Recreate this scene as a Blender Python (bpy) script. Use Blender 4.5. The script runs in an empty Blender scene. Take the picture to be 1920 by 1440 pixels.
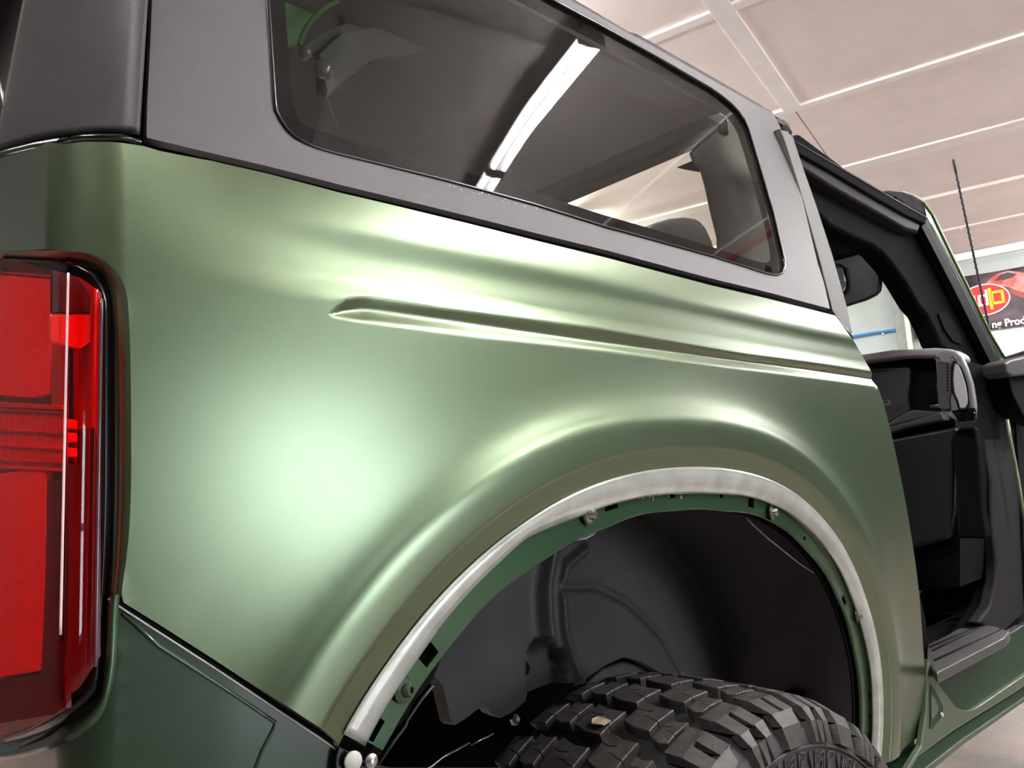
import bpy, bmesh, math, random
import numpy as np
from mathutils import Vector, Matrix
from mathutils.geometry import delaunay_2d_cdt
random.seed(5)
scn = bpy.context.scene
col = scn.collection

# ---------------------------------------------------------------- camera, world, light, exposure
F, CX, CY = 1450.0, 960.0, 720.0
R3 = np.array([[0.734285, -0.051446, -0.676889], [-0.67640, -0.140745, -0.722953], [-0.058076, 0.988708, -0.138147]])
def _basis():
    a = np.array([2530-CX, CY-830, -F]); b = np.array([-1200-CX, CY-1050, -F])
    up = np.cross(a, b); up /= np.linalg.norm(up)
    if up[1] < 0: up = -up
    fx = a/np.linalg.norm(a); fy = np.cross(up, fx)
    return np.array([fx, fy, up])
R3 = _basis()
C0 = np.array([0.0, -0.58, 1.0])
cd = bpy.data.cameras.new('camera'); cam = bpy.data.objects.new('camera', cd); col.objects.link(cam)
cd.sensor_width = 36.0; cd.lens = 36.0*F/1920.0; cd.clip_start = 0.02
M4 = Matrix([[*R3[0], C0[0]], [*R3[1], C0[1]], [*R3[2], C0[2]], [0, 0, 0, 1]])
cam.matrix_world = M4
scn.camera = cam
w = bpy.data.worlds.new('world'); scn.world = w; w.use_nodes = True
w.node_tree.nodes['Background'].inputs[0].default_value = (0.9, 0.95, 1.0, 1)
w.node_tree.nodes['Background'].inputs[1].default_value = 0.05
TUBE = 100.0          # emission of the fluorescent tubes
scn.view_settings.view_transform = 'Standard'; scn.view_settings.look = 'None'
scn.view_settings.gamma = 1.0; scn.view_settings.exposure = 1.30; scn.view_settings.use_curve_mapping = False
FLOOR = -0.075; CEIL = 3.4
AL = math.radians(12.9)                       # the room is turned against the car
RX = Vector((math.cos(AL), math.sin(AL), 0)); RY = Vector((-math.sin(AL), math.cos(AL), 0))
def RW(u, v, z): return RX*u + RY*v + Vector((0, 0, z))

def ray(px, py):
    v = R3 @ np.array([px-CX, CY-py, -F]); return v/np.linalg.norm(v)
def hit(px, py, ax, val):
    d = ray(px, py); t = (val-C0[ax])/d[ax]; return Vector(C0+t*d)
def hy(px, py, y=0.0): return hit(px, py, 1, y)
def hx(px, py, x): return hit(px, py, 0, x)
def hz(px, py, z): return hit(px, py, 2, z)
_r = R3.tolist(); _c = C0.tolist()
def proj(p):
    x, y, z = p[0]-_c[0], p[1]-_c[1], p[2]-_c[2]
    w_ = _r[0][2]*x+_r[1][2]*y+_r[2][2]*z
    return CX-F*(_r[0][0]*x+_r[1][0]*y+_r[2][0]*z)/w_, CY+F*(_r[0][1]*x+_r[1][1]*y+_r[2][1]*z)/w_

# ---------------------------------------------------------------- materials
MAT = {}
def mat(name, color, rough=0.5, metal=0.0, coat=0.0, coatr=0.05, noise=0.0, nscale=40, bump=0.0, bscale=200, spec=0.5, var=None):
    if name in MAT: return MAT[name]
    m = bpy.data.materials.new(name); m.use_nodes = True; nt = m.node_tree; b = nt.nodes['Principled BSDF']
    b.inputs['Base Color'].default_value = (*color, 1); b.inputs['Roughness'].default_value = rough
    b.inputs['Metallic'].default_value = metal; b.inputs['Coat Weight'].default_value = coat
    b.inputs['Coat Roughness'].default_value = coatr; b.inputs['Specular IOR Level'].default_value = spec
    tc = nt.nodes.new('ShaderNodeTexCoord')
    if noise:
        n = nt.nodes.new('ShaderNodeTexNoise'); n.inputs['Scale'].default_value = nscale; n.inputs['Detail'].default_value = 5
        nt.links.new(tc.outputs['Object'], n.inputs['Vector'])
        r = nt.nodes.new('ShaderNodeMix'); r.data_type = 'RGBA'
        c2 = var if var else tuple(max(0, c*(1-noise)) for c in color)
        r.inputs[6].default_value = (*color, 1); r.inputs[7].default_value = (*c2, 1)
        cr = nt.nodes.new('ShaderNodeMapRange'); cr.inputs[1].default_value = 0.35; cr.inputs[2].default_value = 0.7
        nt.links.new(n.outputs[0], cr.inputs[0]); nt.links.new(cr.outputs[0], r.inputs[0]); nt.links.new(r.outputs[2], b.inputs['Base Color'])
    if bump:
        n = nt.nodes.new('ShaderNodeTexNoise'); n.inputs['Scale'].default_value = bscale; n.inputs['Detail'].default_value = 4
        nt.links.new(tc.outputs['Object'], n.inputs['Vector'])
        bp = nt.nodes.new('ShaderNodeBump'); bp.inputs['Strength'].default_value = bump; bp.inputs['Distance'].default_value = 0.002
        nt.links.new(n.outputs[0], bp.inputs['Height']); nt.links.new(bp.outputs[0], b.inputs['Normal'])
    MAT[name] = m; return m
def glass(name, tint, ior=1.5, mixin=None, rim=1.0):   # Schlick reflection over a tinted clear pane
    m = bpy.data.materials.new(name); m.use_nodes = True; nt = m.node_tree; nt.nodes.clear()
    o = nt.nodes.new('ShaderNodeOutputMaterial'); t = nt.nodes.new('ShaderNodeBsdfTransparent'); g = nt.nodes.new('ShaderNodeBsdfGlossy')
    t.inputs[0].default_value = (*tint, 1); g.inputs['Roughness'].default_value = 0.015
    ge = nt.nodes.new('ShaderNodeNewGeometry'); dt = nt.nodes.new('ShaderNodeVectorMath'); dt.operation = 'DOT_PRODUCT'
    nt.links.new(ge.outputs['Normal'], dt.inputs[0]); nt.links.new(ge.outputs['Incoming'], dt.inputs[1])
    def mth(op, a, b=None):
        q = nt.nodes.new('ShaderNodeMath'); q.operation = op
        for i, x in enumerate((a, b)):
            if x is None: continue
            if isinstance(x, (int, float)): q.inputs[i].default_value = x
            else: nt.links.new(x, q.inputs[i])
        return q.outputs[0]
    f0 = ((ior-1)/(ior+1))**2; c5 = mth('POWER', mth('SUBTRACT', 1.0, mth('ABSOLUTE', dt.outputs['Value'])), 5.0)
    fo = mth('ADD', mth('MULTIPLY', c5, (1-f0)*rim), f0)
    mx = nt.nodes.new('ShaderNodeMixShader'); nt.links.new(fo, mx.inputs[0]); nt.links.new(t.outputs[0], mx.inputs[1]); nt.links.new(g.outputs[0], mx.inputs[2])
    last = mx
    if mixin:                                   # a thin film of dust
        d = nt.nodes.new('ShaderNodeBsdfDiffuse'); d.inputs[0].default_value = (0.8, 0.8, 0.8, 1)
        tc = nt.nodes.new('ShaderNodeTexCoord'); n = nt.nodes.new('ShaderNodeTexNoise'); n.inputs['Scale'].default_value = 9; n.inputs['Detail'].default_value = 6
        n2 = nt.nodes.new('ShaderNodeTexNoise'); n2.inputs['Scale'].default_value = 400; n2.inputs['Detail'].default_value = 2
        nt.links.new(tc.outputs['Object'], n.inputs['Vector']); nt.links.new(tc.outputs['Object'], n2.inputs['Vector'])
        r = nt.nodes.new('ShaderNodeMapRange'); r.inputs[1].default_value = 0.45; r.inputs[2].default_value = 0.8; r.inputs[3].default_value = mixin*0.3; r.inputs[4].default_value = mixin
        r2 = nt.nodes.new('ShaderNodeMapRange'); r2.inputs[1].default_value = 0.66; r2.inputs[2].default_value = 0.76; r2.inputs[3].default_value = 0.0; r2.inputs[4].default_value = mixin*2.5
        nt.links.new(n.outputs[0], r.inputs[0]); nt.links.new(n2.outputs[0], r2.inputs[0])
        ad = nt.nodes.new('ShaderNodeMath'); ad.operation = 'ADD'; nt.links.new(r.outputs[0], ad.inputs[0]); nt.links.new(r2.outputs[0], ad.inputs[1])
        m2 = nt.nodes.new('ShaderNodeMixShader'); nt.links.new(ad.outputs[0], m2.inputs[0]); nt.links.new(mx.outputs[0], m2.inputs[1]); nt.links.new(d.outputs[0], m2.inputs[2]); last = m2
    nt.links.new(last.outputs[0], o.inputs[0]); MAT[name] = m; return m
def emit(name, color, s):
    m = bpy.data.materials.new(name); m.use_nodes = True; nt = m.node_tree; b = nt.nodes['Principled BSDF']
    b.inputs['Base Color'].default_value = (*color, 1); b.inputs['Emission Color'].default_value = (*color, 1); b.inputs['Emission Strength'].default_value = s
    MAT[name] = m; return m
SATIN = mat('satin_green_film', (0.106, 0.162, 0.074), 0.315, 0.80, 1.0, 0.29, bump=0.03, bscale=900)
GLOSS = mat('gloss_green_paint', (0.018, 0.068, 0.025), 0.35, 0.45, 1.0, 0.04)
EDGEF = mat('film_edge', (0.55, 0.58, 0.52), 0.25, 0.2, 0.4, 0.2)
TAPE = mat('clear_film_overhang', (0.60, 0.62, 0.58), 0.24, 0.3, 0.5, 0.12, noise=0.25, nscale=30, bump=0.05, bscale=120)
HARD = mat('hardtop_grey', (0.095, 0.086, 0.094), 0.42, 0.15, 0, bump=0.25, bscale=1600)
STRIPM = mat('textured_grey_plastic', (0.19, 0.19, 0.185), 0.5, 0, noise=0.45, nscale=500, bump=0.6, bscale=900)
BLACK = mat('black_rubber', (0.005, 0.005, 0.005), 0.6, spec=0.08)
GLOSSB = mat('gloss_black', (0.004, 0.004, 0.005), 0.22, spec=0.4)
VOID = mat('unlit_black_cavity', (0.003, 0.003, 0.003), 0.9, spec=0.1)  # near-black paints the shade inside cavities; also on some black parts
TRIMB = mat('black_interior_plastic', (0.006, 0.006, 0.0065), 0.7, spec=0.02, bump=0.15, bscale=1200)
TRIMG = mat('charcoal_interior_plastic', (0.028, 0.027, 0.029), 0.5, bump=0.2, bscale=1200)
TRIML = mat('grey_grab_handle', (0.19, 0.19, 0.195), 0.45, bump=0.15, bscale=900)
LINER = mat('black_wheel_liner', (0.055, 0.051, 0.056), 0.45, bump=0.35, bscale=700)
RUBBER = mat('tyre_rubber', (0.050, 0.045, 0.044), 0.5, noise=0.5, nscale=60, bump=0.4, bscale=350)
RUBBERD = mat('tyre_groove_rubber', (0.012, 0.012, 0.012), 0.65)  # same rubber darkened, painting the shade between tread blocks
STEEL = mat('bright_steel', (0.6, 0.6, 0.58), 0.25, 0.9)
CARPET = mat('dark_carpet', (0.06, 0.05, 0.055), 0.95, bump=0.8, bscale=600)
HEADL = mat('headliner_grey', (0.045, 0.045, 0.048), 0.8, bump=0.3, bscale=500)
FRIT = mat('black_glass_border', (0.006, 0.005, 0.006), 0.9, spec=0.05)
QGLASS = glass('dusty_tinted_glass', (0.80, 0.80, 0.72), 1.48, 0.004)
WGLASS = glass('windshield_glass', (0.93, 0.96, 0.93), 1.3)
LENS = glass('red_lens', (1.0, 0.13, 0.14), 1.45, None, 0.45)
REDR = mat('red_reflector', (1.0, 0.02, 0.025), 0.3, 0.0, 0.5, 0.1, bump=1.0, bscale=260)
REDB = mat('red_bulb_housing', (0.95, 0.03, 0.02), 0.25, 0.3, 0.5, 0.1)
REDD = mat('dark_red_housing', (0.35, 0.01, 0.02), 0.3)

DARKG = mat('deep_green_paint', (0.010, 0.036, 0.017), 0.3, 0.2, 0.55, 0.06)  # gloss green darkened to paint the dark reflections on the corner panel
JAMBG = mat('shut_face_green', (0.008, 0.034, 0.018), 0.4, 0.0, 0.12, 0.1, spec=0.15)  # same green with the shade of the jamb put into its colour
# ---------------------------------------------------------------- helpers
def finish(name, me, m, parent=None, smooth=True):
    me.materials.append(m)
    if smooth: me.polygons.foreach_set('use_smooth', [True]*len(me.polygons))
    o = bpy.data.objects.new(name, me); col.objects.link(o)
    if parent is not None:
        o.parent = parent
        if parent.type == 'EMPTY': o.matrix_parent_inverse = Matrix.Translation(-Vector(parent.location)) if not parent.rotation_euler.z else Matrix.LocRotScale(parent.location, parent.rotation_euler, None).inverted()
    return o
def obj(name, vs, fs, m, parent=None, smooth=False, bevel=0, seg=2):
    me = bpy.data.meshes.new(name); me.from_pydata([tuple(v) for v in vs], [], fs); me.update()
    bm = bmesh.new(); bm.from_mesh(me); bmesh.ops.recalc_face_normals(bm, faces=bm.faces); bm.to_mesh(me); bm.free()
    o = finish(name, me, m, parent, smooth or bevel > 0)
    if bevel:
        b = o.modifiers.new('bevel', 'BEVEL'); b.width = bevel; b.segments = seg; b.limit_method = 'ANGLE'; b.angle_limit = 0.6
        b.harden_normals = True
    return o
def tag(o, label, cat=None, group=None, kind=None):
    if label: o['label'] = label
    if cat: o['category'] = cat
    if group: o['group'] = group
    if kind: o['kind'] = kind
    return o
def cat_spline(pts, n=8, closed=False):
    P = [Vector(p) for p in pts]; out = []; N = len(P)
    for i in range(N if closed else N-1):
        g = (lambda k: P[k % N]) if closed else (lambda k: P[min(max(k, 0), N-1)])
        a, b, c, d = g(i-1), g(i), g(i+1), g(i+2)
        for k in range(n):
            t = k/n
            out.append(0.5*((2*b)+(c-a)*t+(2*a-5*b+4*c-d)*t*t+(3*b-a-3*c+d)*t**3))
    if not closed: out.append(P[-1])
    return out
def slab(name, poly, ax, val, th, m, parent, bevel=0.0, spl=0, smooth=False, kw=None):
    """polygon of pixels laid on the plane axis=val and made th thick, away from the camera"""
    P = [hit(p[0], p[1], ax, val) for p in poly]
    if spl: P = cat_spline(P, spl, True)
    s = 1 if val > C0[ax] else -1
    off = Vector((0, 0, 0)); off[ax] = th*s
    n = len(P); vs = P+[p+off for p in P]
    fs = [list(range(n)), list(range(2*n-1, n-1, -1))]+[[i, (i+1) % n, n+(i+1) % n, n+i] for i in range(n)]
    return obj(name, vs, fs, m, parent, smooth, bevel)
def box(name, c, s, m, parent=None, rz=0.0, bevel=0.0, rot=None):
    vs = []; 
    q = rot if rot is not None else Matrix.Rotation(rz, 3, 'Z')
    for x in (-1, 1):
        for y in (-1, 1):
            for z in (-1, 1): vs.append(Vector(c)+q@Vector((x*s[0]/2, y*s[1]/2, z*s[2]/2)))
    fs = [[0, 1, 3, 2], [4, 6, 7, 5], [0, 4, 5, 1], [2, 3, 7, 6], [0, 2, 6, 4], [1, 5, 7, 3]]
    return obj(name, vs, fs, m, parent, False, bevel)
def tube(name, pts, r, m, parent, n=10, closed=False, flat=1.0, ends=True):
    P = [Vector(p) for p in pts]; vs = []; fs = []; N = len(P); up = Vector((0, 0, 1)); rr = r if hasattr(r, '__len__') else [r]*N
    for i, p in enumerate(P):
        if closed: t = P[(i+1) % N]-P[i-1]
        else: t = P[min(i+1, N-1)]-P[max(i-1, 0)]
        t.normalize(); a = t.cross(Vector((0, 1, 0)) if abs(t.y) < 0.9 else up).normalized(); b = t.cross(a)
        for k in range(n):
            th = 2*math.pi*k/n; vs.append(p+a*math.cos(th)*rr[i]+b*math.sin(th)*rr[i]*flat)
    for i in range(N if closed else N-1):
        j = (i+1) % N
        for k in range(n): fs.append([i*n+k, i*n+(k+1) % n, j*n+(k+1) % n, j*n+k])
    if not closed and ends: fs += [list(range(n))[::-1], [(N-1)*n+k for k in range(n)]]
    return obj(name, vs, fs, m, parent, True)
def lathe(name, prof, c, axis, m, parent, n=16):
    """prof: (radius, distance along axis)"""
    ax = Vector(axis).normalized(); a = ax.orthogonal().normalized(); b = ax.cross(a); vs = []; fs = []
    for r, h in prof:
        for k in range(n):
            t = 2*math.pi*k/n; vs.append(Vector(c)+ax*h+(a*math.cos(t)+b*math.sin(t))*r)
    for i in range(len(prof)-1):
        for k in range(n): fs.append([i*n+k, i*n+(k+1) % n, (i+1)*n+(k+1) % n, (i+1)*n+k])
    fs += [list(range(n)), [(len(prof)-1)*n+k for k in range(n)]]
    o = obj(name, vs, fs, m, parent, True); md = o.modifiers.new('e', 'EDGE_SPLIT'); md.split_angle = 0.7; return o
def inpoly(pts, poly):
    x = pts[:, 0]; y = pts[:, 1]; r = np.zeros(len(pts), bool); n = len(poly)
    for i in range(n):
        x1, y1 = poly[i]; x2, y2 = poly[(i+1) % n]
        if y1 == y2: continue
        c = ((y1 > y) != (y2 > y)) & (x < (x2-x1)*(y-y1)/(y2-y1)+x1); r ^= c
    return r
def dist_poly(pts, poly, closed=True):
    d = np.full(len(pts), 1e9); n = len(poly)
    for i in range(n if closed else n-1):
        a = np.array(poly[i]); b = np.array(poly[(i+1) % n]); ab = b-a; L = ab@ab
        if L < 1e-14: continue
        t = np.clip(((pts-a)@ab)/L, 0, 1); q = pts-(a+t[:, None]*ab); d = np.minimum(d, np.hypot(q[:, 0], q[:, 1]))
    return d
def resample(poly, step, closed=True):
    out = []; n = len(poly)
    for i in range(n if closed else n-1):
        a = np.array(poly[i][:2], float); b = np.array(poly[(i+1) % n][:2], float); k = max(1, int(np.hypot(*(b-a))/step))
        for j in range(k): out.append(tuple(a+(b-a)*j/k))
    if not closed: out.append(tuple(poly[-1][:2]))
    return out
def sheet(name, outer, holes, extra, step, mapf, m, parent, rim=0.006, rimm=None, keep=None, normal=True):
    """triangulated curved sheet: outline and holes in (s,t), mapf(s,t)->3D, with a folded rim"""
    loops = [outer]+holes; pts = []; edges = []
    for lp in loops:
        b = len(pts); pts += [tuple(p) for p in lp]; edges += [(b+i, b+(i+1) % len(lp)) for i in range(len(lp))]
    nb = len(pts)
    A = np.array(outer); lo = A.min(0); hi = A.max(0)
    gx, gy = np.meshgrid(np.arange(lo[0], hi[0], step), np.arange(lo[1], hi[1], step)); gx[::2] += step/2
    G = np.stack([gx.ravel(), gy.ravel()], 1)
    if len(extra):
        E_ = np.array(extra); E_ = E_[inpoly(E_, outer)]
        for h in holes: E_ = E_[~inpoly(E_, h)]
        for h in loops: E_ = E_[dist_poly(E_, h) > 0.0007]
        E_ = E_ if keep is None else E_
    else: E_ = np.zeros((0, 2))
    ok = inpoly(G, outer)
    for h in holes: ok &= ~inpoly(G, h)
    G = G[ok]
    for h in loops: G = G[dist_poly(G, h) > step*0.45]
    if keep is not None and len(G): G = G[keep(G)]
    P2 = [Vector(p) for p in pts]+[Vector(p) for p in E_]+[Vector(p) for p in G]
    ov, oe, of, *_ = delaunay_2d_cdt(P2, edges, [], 0, 1e-7)
    V = np.array([tuple(v) for v in ov]); T = np.array([f for f in of if len(f) == 3])
    cen = V[T].mean(1); ok = inpoly(cen, outer)
    for h in holes: ok &= ~inpoly(cen, h)
    T = T[ok]
    X = np.array([tuple(mapf(*v)) for v in V])
    e = 4e-4
    Nn = np.array([tuple((Vector(mapf(v[0]+e, v[1]))-Vector(mapf(v[0]-e, v[1]))).cross(Vector(mapf(v[0], v[1]+e))-Vector(mapf(v[0], v[1]-e))).normalized()) for v in V])
    if Nn[:, 1].mean() > 0: Nn = -Nn
    # orient towards -y side / camera
    t0 = T[:, 0]; fn = np.cross(X[T[:, 1]]-X[t0], X[T[:, 2]]-X[t0]); flip = (fn*Nn[t0]).sum(1) < 0; T[flip] = T[flip][:, ::-1]
    verts = [tuple(x) for x in X]; faces = [tuple(int(i) for i in t) for t in T]; norms = [tuple(n) for n in Nn]; nf = len(faces); mi = [0]*nf
    if rim:
        for lp in loops:
            L = len(lp); a0 = len(verts)
            for p in lp:
                q = Vector(mapf(*p)); nn = (Vector(mapf(p[0]+e, p[1]))-Vector(mapf(p[0]-e, p[1]))).cross(Vector(mapf(p[0], p[1]+e))-Vector(mapf(p[0], p[1]-e))).normalized()
                if nn.y > 0.2 : nn = -nn
                verts += [tuple(q), tuple(q-nn*rim)]
            for i in range(L):
                j = (i+1) % L; faces.append((a0+2*i, a0+2*j, a0+2*j+1, a0+2*i+1)); mi.append(1 if rimm else 0)
    me = bpy.data.meshes.new(name); me.from_pydata(verts, [], faces); me.update()
    me.materials.append(m)
    if rimm: me.materials.append(rimm); me.polygons.foreach_set('material_index', mi)
    me.polygons.foreach_set('use_smooth', [i < nf for i in range(len(faces))])
    if normal:
        cn = norms+[(0, 0, 0)]*(len(verts)-len(norms)); me.normals_split_custom_set_from_vertices(cn)
    o = bpy.data.objects.new(name, me); col.objects.link(o); o.parent = parent
    if parent is not None and parent.type == 'EMPTY': o.matrix_parent_inverse = Matrix.Translation(-Vector(parent.location))
    return o
def ss(a, b, x):
    t = min(1, max(0, (x-a)/(b-a))); return t*t*(3-2*t)
def interp(tab, x): return float(np.interp(x, [t[0] for t in tab], [t[1] for t in tab]))

# ================================================================ ROOM
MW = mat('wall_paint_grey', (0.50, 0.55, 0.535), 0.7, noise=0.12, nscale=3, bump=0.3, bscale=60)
MC = mat('ceiling_paint', (0.93, 0.84, 0.80), 0.55, noise=0.06, nscale=4, bump=0.9, bscale=55)
MB = mat('batten_paint', (0.95, 0.91, 0.89), 0.5, noise=0.06, nscale=9)
def rbox(name, u0, u1, v0, v1, z0, z1, m, parent=None, bevel=0):
    return box(name, RW((u0+u1)/2, (v0+v1)/2, (z0+z1)/2), (abs(u1-u0), abs(v1-v0), abs(z1-z0)), m, parent, AL, bevel)
U0, U1, V0, V1 = -3.6, 9.88, -5.6, 4.6
def struct(o): o['kind'] = 'structure'; return o
# concrete floor
fm = mat('stained_concrete', (0.27, 0.20, 0.175), 0.22, noise=0.6, nscale=1.6, var=(0.10, 0.085, 0.08), bump=0.6, bscale=25)
fl = struct(rbox('floor', U0, U1, V0, V1, FLOOR-0.1, FLOOR, fm))
ce = struct(rbox('ceiling', U0, U1, V0, V1, CEIL+0.012, CEIL+0.1, mat('ceiling_void', (0.25, 0.2, 0.18), 0.9)))
us = [-3.6, -2.65, -1.4, -0.15, 1.1, 2.35, 3.6, 4.96, 6.26, 7.57, 8.77, 9.88]
vsn = [-5.6, -4.35, -1.92, 0.50, 2.95, 4.6]
for i in range(len(us)-1):
    for j in range(len(vsn)-1):
        rbox('ceiling_panel', us[i]+0.004, us[i+1]-0.004, vsn[j]+0.004, vsn[j+1]-0.004, CEIL, CEIL+0.012, MC, ce)
for u in us[1:-1]:
    if u in (6.26,): rbox('batten', u-0.03, u+0.14, V0, V1, CEIL-0.018, CEIL, MB, ce, 0.003)
    elif u == 7.57: rbox('batten', u-0.05, u+0.05, V0, V1, CEIL-0.03, CEIL, MC, ce, 0.003)
    else: rbox('batten', u-0.035, u+0.035, V0, V1, CEIL-0.02, CEIL, MB, ce, 0.004)
for v in vsn[1:-1]:
    rbox('batten', -3.6, 4.93, v-0.055, v+0.055, CEIL-0.021, CEIL, MB, ce, 0.004)
struct(rbox('wall_front', U1, U1+0.12, V0, V1, FLOOR, CEIL+0.1, MW))
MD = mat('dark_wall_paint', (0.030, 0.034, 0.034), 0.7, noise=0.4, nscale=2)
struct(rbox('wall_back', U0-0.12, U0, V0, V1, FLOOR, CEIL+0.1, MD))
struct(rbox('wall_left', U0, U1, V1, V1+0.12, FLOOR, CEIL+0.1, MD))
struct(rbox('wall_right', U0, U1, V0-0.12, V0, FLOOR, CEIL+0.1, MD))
struct(rbox('trim_1', U1-0.04, U1, V0, V1, CEIL-0.10, CEIL-0.02, MB, None, 0.004))
lw = mat('white_lower_wall', (0.85, 0.84, 0.82), 0.6, noise=0.04, nscale=5)
struct(rbox('trim_2', U1-0.012, U1, -1.6, 0.13, FLOOR, 2.50, lw))
# block joints of the far wall
jm = mat('wall_joint', (0.50, 0.52, 0.50), 0.8)
def hwall(px, py, u=U1-0.03):
    d = ray(px, py); n = np.array([RX.x, RX.y]); t = (u-C0[:2]@n)/(d[:2]@n); P = C0+t*d
    return Vector(P), float(P[0]*RY.x+P[1]*RY.y), float(P[2])
# ---- wall things: channel, pipe, blue hose
def vstrip(px0, px1, py, u, z0, z1, th, name, m, lab, cat):
    v0 = hwall(px0, py, u)[1]; v1 = hwall(px1, py, u)[1]
    return tag(rbox(name, u, u+th, v1, v0, z0, z1, m, None, 0.006), lab, cat)
vstrip(1672, 1692, 560, U1-0.10, FLOOR, CEIL-0.1, 0.10, 'wall_channel', mat('grey_steel_channel', (0.33, 0.35, 0.34), 0.5, 0.3, noise=0.3, nscale=6), 'grey upright steel channel fixed to the far wall left of the banner', 'channel')
pv = hwall(1697, 560)[1]
tag(tube('conduit_pipe', [RW(U1-0.13, pv, z) for z in (FLOOR, 1, 2, 3, CEIL-0.02)], 0.028, mat('cream_pipe', (0.85, 0.83, 0.70), 0.4), None, 14), 'cream vertical pipe running up the far wall beside the grey channel', 'pipe')
bz = hwall(1640, 625)[2]
tag(tube('air_line', [RW(U1-0.05, v, bz+0.004*math.sin(v*9)) for v in np.linspace(0.50, 4.4, 30)], 0.016, mat('blue_plastic', (0.03, 0.22, 0.62), 0.4), None, 10), 'blue horizontal air line along the pale far wall seen through the windshield', 'pipe')
cab = tag(rbox('pipe_clamp', U1-0.03, U1, hwall(1655, 622)[1]-0.015, hwall(1655, 622)[1]+0.015, bz-0.03, bz+0.03, STEEL, None, 0.003), 'small clip holding the blue air line to the far wall', 'clip')
dr = struct(rbox('door_1', U1-0.06, U1, -5.45, -1.7, FLOOR, 2.95, mat('dark_roller_door', (0.03, 0.05, 0.045), 0.5)))  # unseen door added so the rear panel mirrors something dark
for k in range(24): rbox('slat', U1-0.085, U1-0.06, -5.43, -1.72, FLOOR+0.02+k*0.125, FLOOR+0.135+k*0.125, MAT['dark_roller_door'], dr, 0.004)
# daylight window of the right wall
wn = struct(rbox('window_1', 0.7, 2.1, V0-0.02, V0+0.03, 0.15, 1.75, mat('window_frame_white', (0.7, 0.7, 0.7), 0.5)))
for i in range(2):
    for j in range(2): rbox('pane', 0.76+i*0.66, 1.38+i*0.66, V0+0.03, V0+0.036, 0.21+j*0.75, 0.90+j*0.75, emit('daylight_pane', (0.86, 0.93, 1.0), 6.2) if 'daylight_pane' not in MAT else MAT['daylight_pane'], wn)
# ---- banner
BN = bpy.data.objects.new('banner', None); col.objects.link(BN)
ub = U1-0.045; BN.location = RW(ub, -0.7, 2.46)
tag(BN, 'dark detailing products banner with red sports car and oval logo on the far wall', 'banner')
def flat(name, uvz, m, dep, lab=None, th=0.002, bevel=0):
    """polygon given as (v,z) on the banner, its front dep in front of the cloth"""
    u = ub-dep-0.012; n = len(uvz)
    P = [RW(u, v, z) for v, z in uvz]; Q = [RW(u+th, v, z) for v, z in uvz]
    o = obj(name, P+Q, [list(range(n)), list(range(2*n-1, n-1, -1))]+[[i, (i+1) % n, n+(i+1) % n, n+i] for i in range(n)], m, BN)
    if lab: o['label'] = lab
    return o
VB0, VB1 = 0.475, -1.95
bm_ = mat('banner_print_dark', (0.022, 0.016, 0.020), 0.5, noise=0.6, nscale=3.2, var=(0.17, 0.12, 0.145))
# cloth: slightly waved sheet
nv = 60; vsx = []; fcs = []
for i in range(nv+1):
    v = VB0+(VB1-VB0)*i/nv
    for z in (2.47, 2.62, 2.78, 2.95, 3.115):
        vsx.append(RW(ub+0.008*math.sin(v*7+z*3)-0.004, v, z+0.012*math.sin(v*3)))
for i in range(nv):
    for k in range(4): fcs.append([i*5+k, (i+1)*5+k, (i+1)*5+k+1, i*5+k+1])
cl = obj('cloth', vsx, fcs, bm_, BN, True); md = cl.modifiers.new('s', 'SOLIDIFY'); md.thickness = 0.004
wht = mat('banner_white', (0.9, 0.9, 0.9), 0.5); red = mat('banner_red', (0.75, 0.03, 0.04), 0.4); yel = mat('banner_yellow', (0.95, 0.72, 0.03), 0.4); rdl = mat('banner_car_red', (0.70, 0.07, 0.05), 0.4, noise=0.5, nscale=7, var=(0.9, 0.4, 0.36)); drk = mat('banner_car_glass', (0.06, 0.055, 0.065), 0.4)
def bw(px, py): _, v, z = hwall(px, py, ub-0.01); return (v, z)
cv, cz = bw(1852, 565)
cv2 = (bw(1893, 560)[0]+0.0); rv = abs(cv2-cv); cv = cv2+0.235
ell = lambda a, b: [(cv+a*math.cos(t), cz+0.02+b*math.sin(t)) for t in np.linspace(0, 2*math.pi, 49)[:-1]]
flat('oval_border', ell(0.245, 0.178), wht, 0.014); flat('oval', ell(0.233, 0.165), red, 0.017)
def ring_letter(cx_, cz_, s, stem, m, name):
    w_, h_, t_ = s
    L = [('b', cx_-w_/2, cx_+w_/2, cz_+h_/2-t_, cz_+h_/2), ('b', cx_-w_/2, cx_+w_/2, cz_-h_/2, cz_-h_/2+t_), ('b', cx_-w_/2, cx_-w_/2+t_, cz_-h_/2, cz_+h_/2), ('b', cx_+w_/2-t_, cx_+w_/2, cz_-h_/2, cz_+h_/2)]
    x0, z0, z1 = stem; L.append(('b', x0-t_/2, x0+t_/2, z0, z1))
    V = []; Fc = []
    for _, a, b, c, d in L:
        k = len(V); V += [RW(ub-0.034, a, c), RW(ub-0.034, b, c), RW(ub-0.034, b, d), RW(ub-0.034, a, d)]; Fc.append([k, k+1, k+2, k+3])
    obj(name, V, Fc, m, BN)
lz = cz+0.02
# v runs to the left of the picture: p (white), d (white), p (yellow)
ring_letter(cv+0.130, lz, (0.10, 0.13, 0.026), (cv+0.170, lz-0.11, lz+0.06), wht, 'logo_letter')
ring_letter(cv+0.010, lz-0.005, (0.10, 0.13, 0.026), (cv-0.028, lz-0.07, lz+0.11), wht, 'logo_letter')
ring_letter(cv-0.125, lz+0.005, (0.13, 0.15, 0.028), (cv-0.062, lz-0.12, lz+0.12), yel, 'logo_letter')
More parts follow.
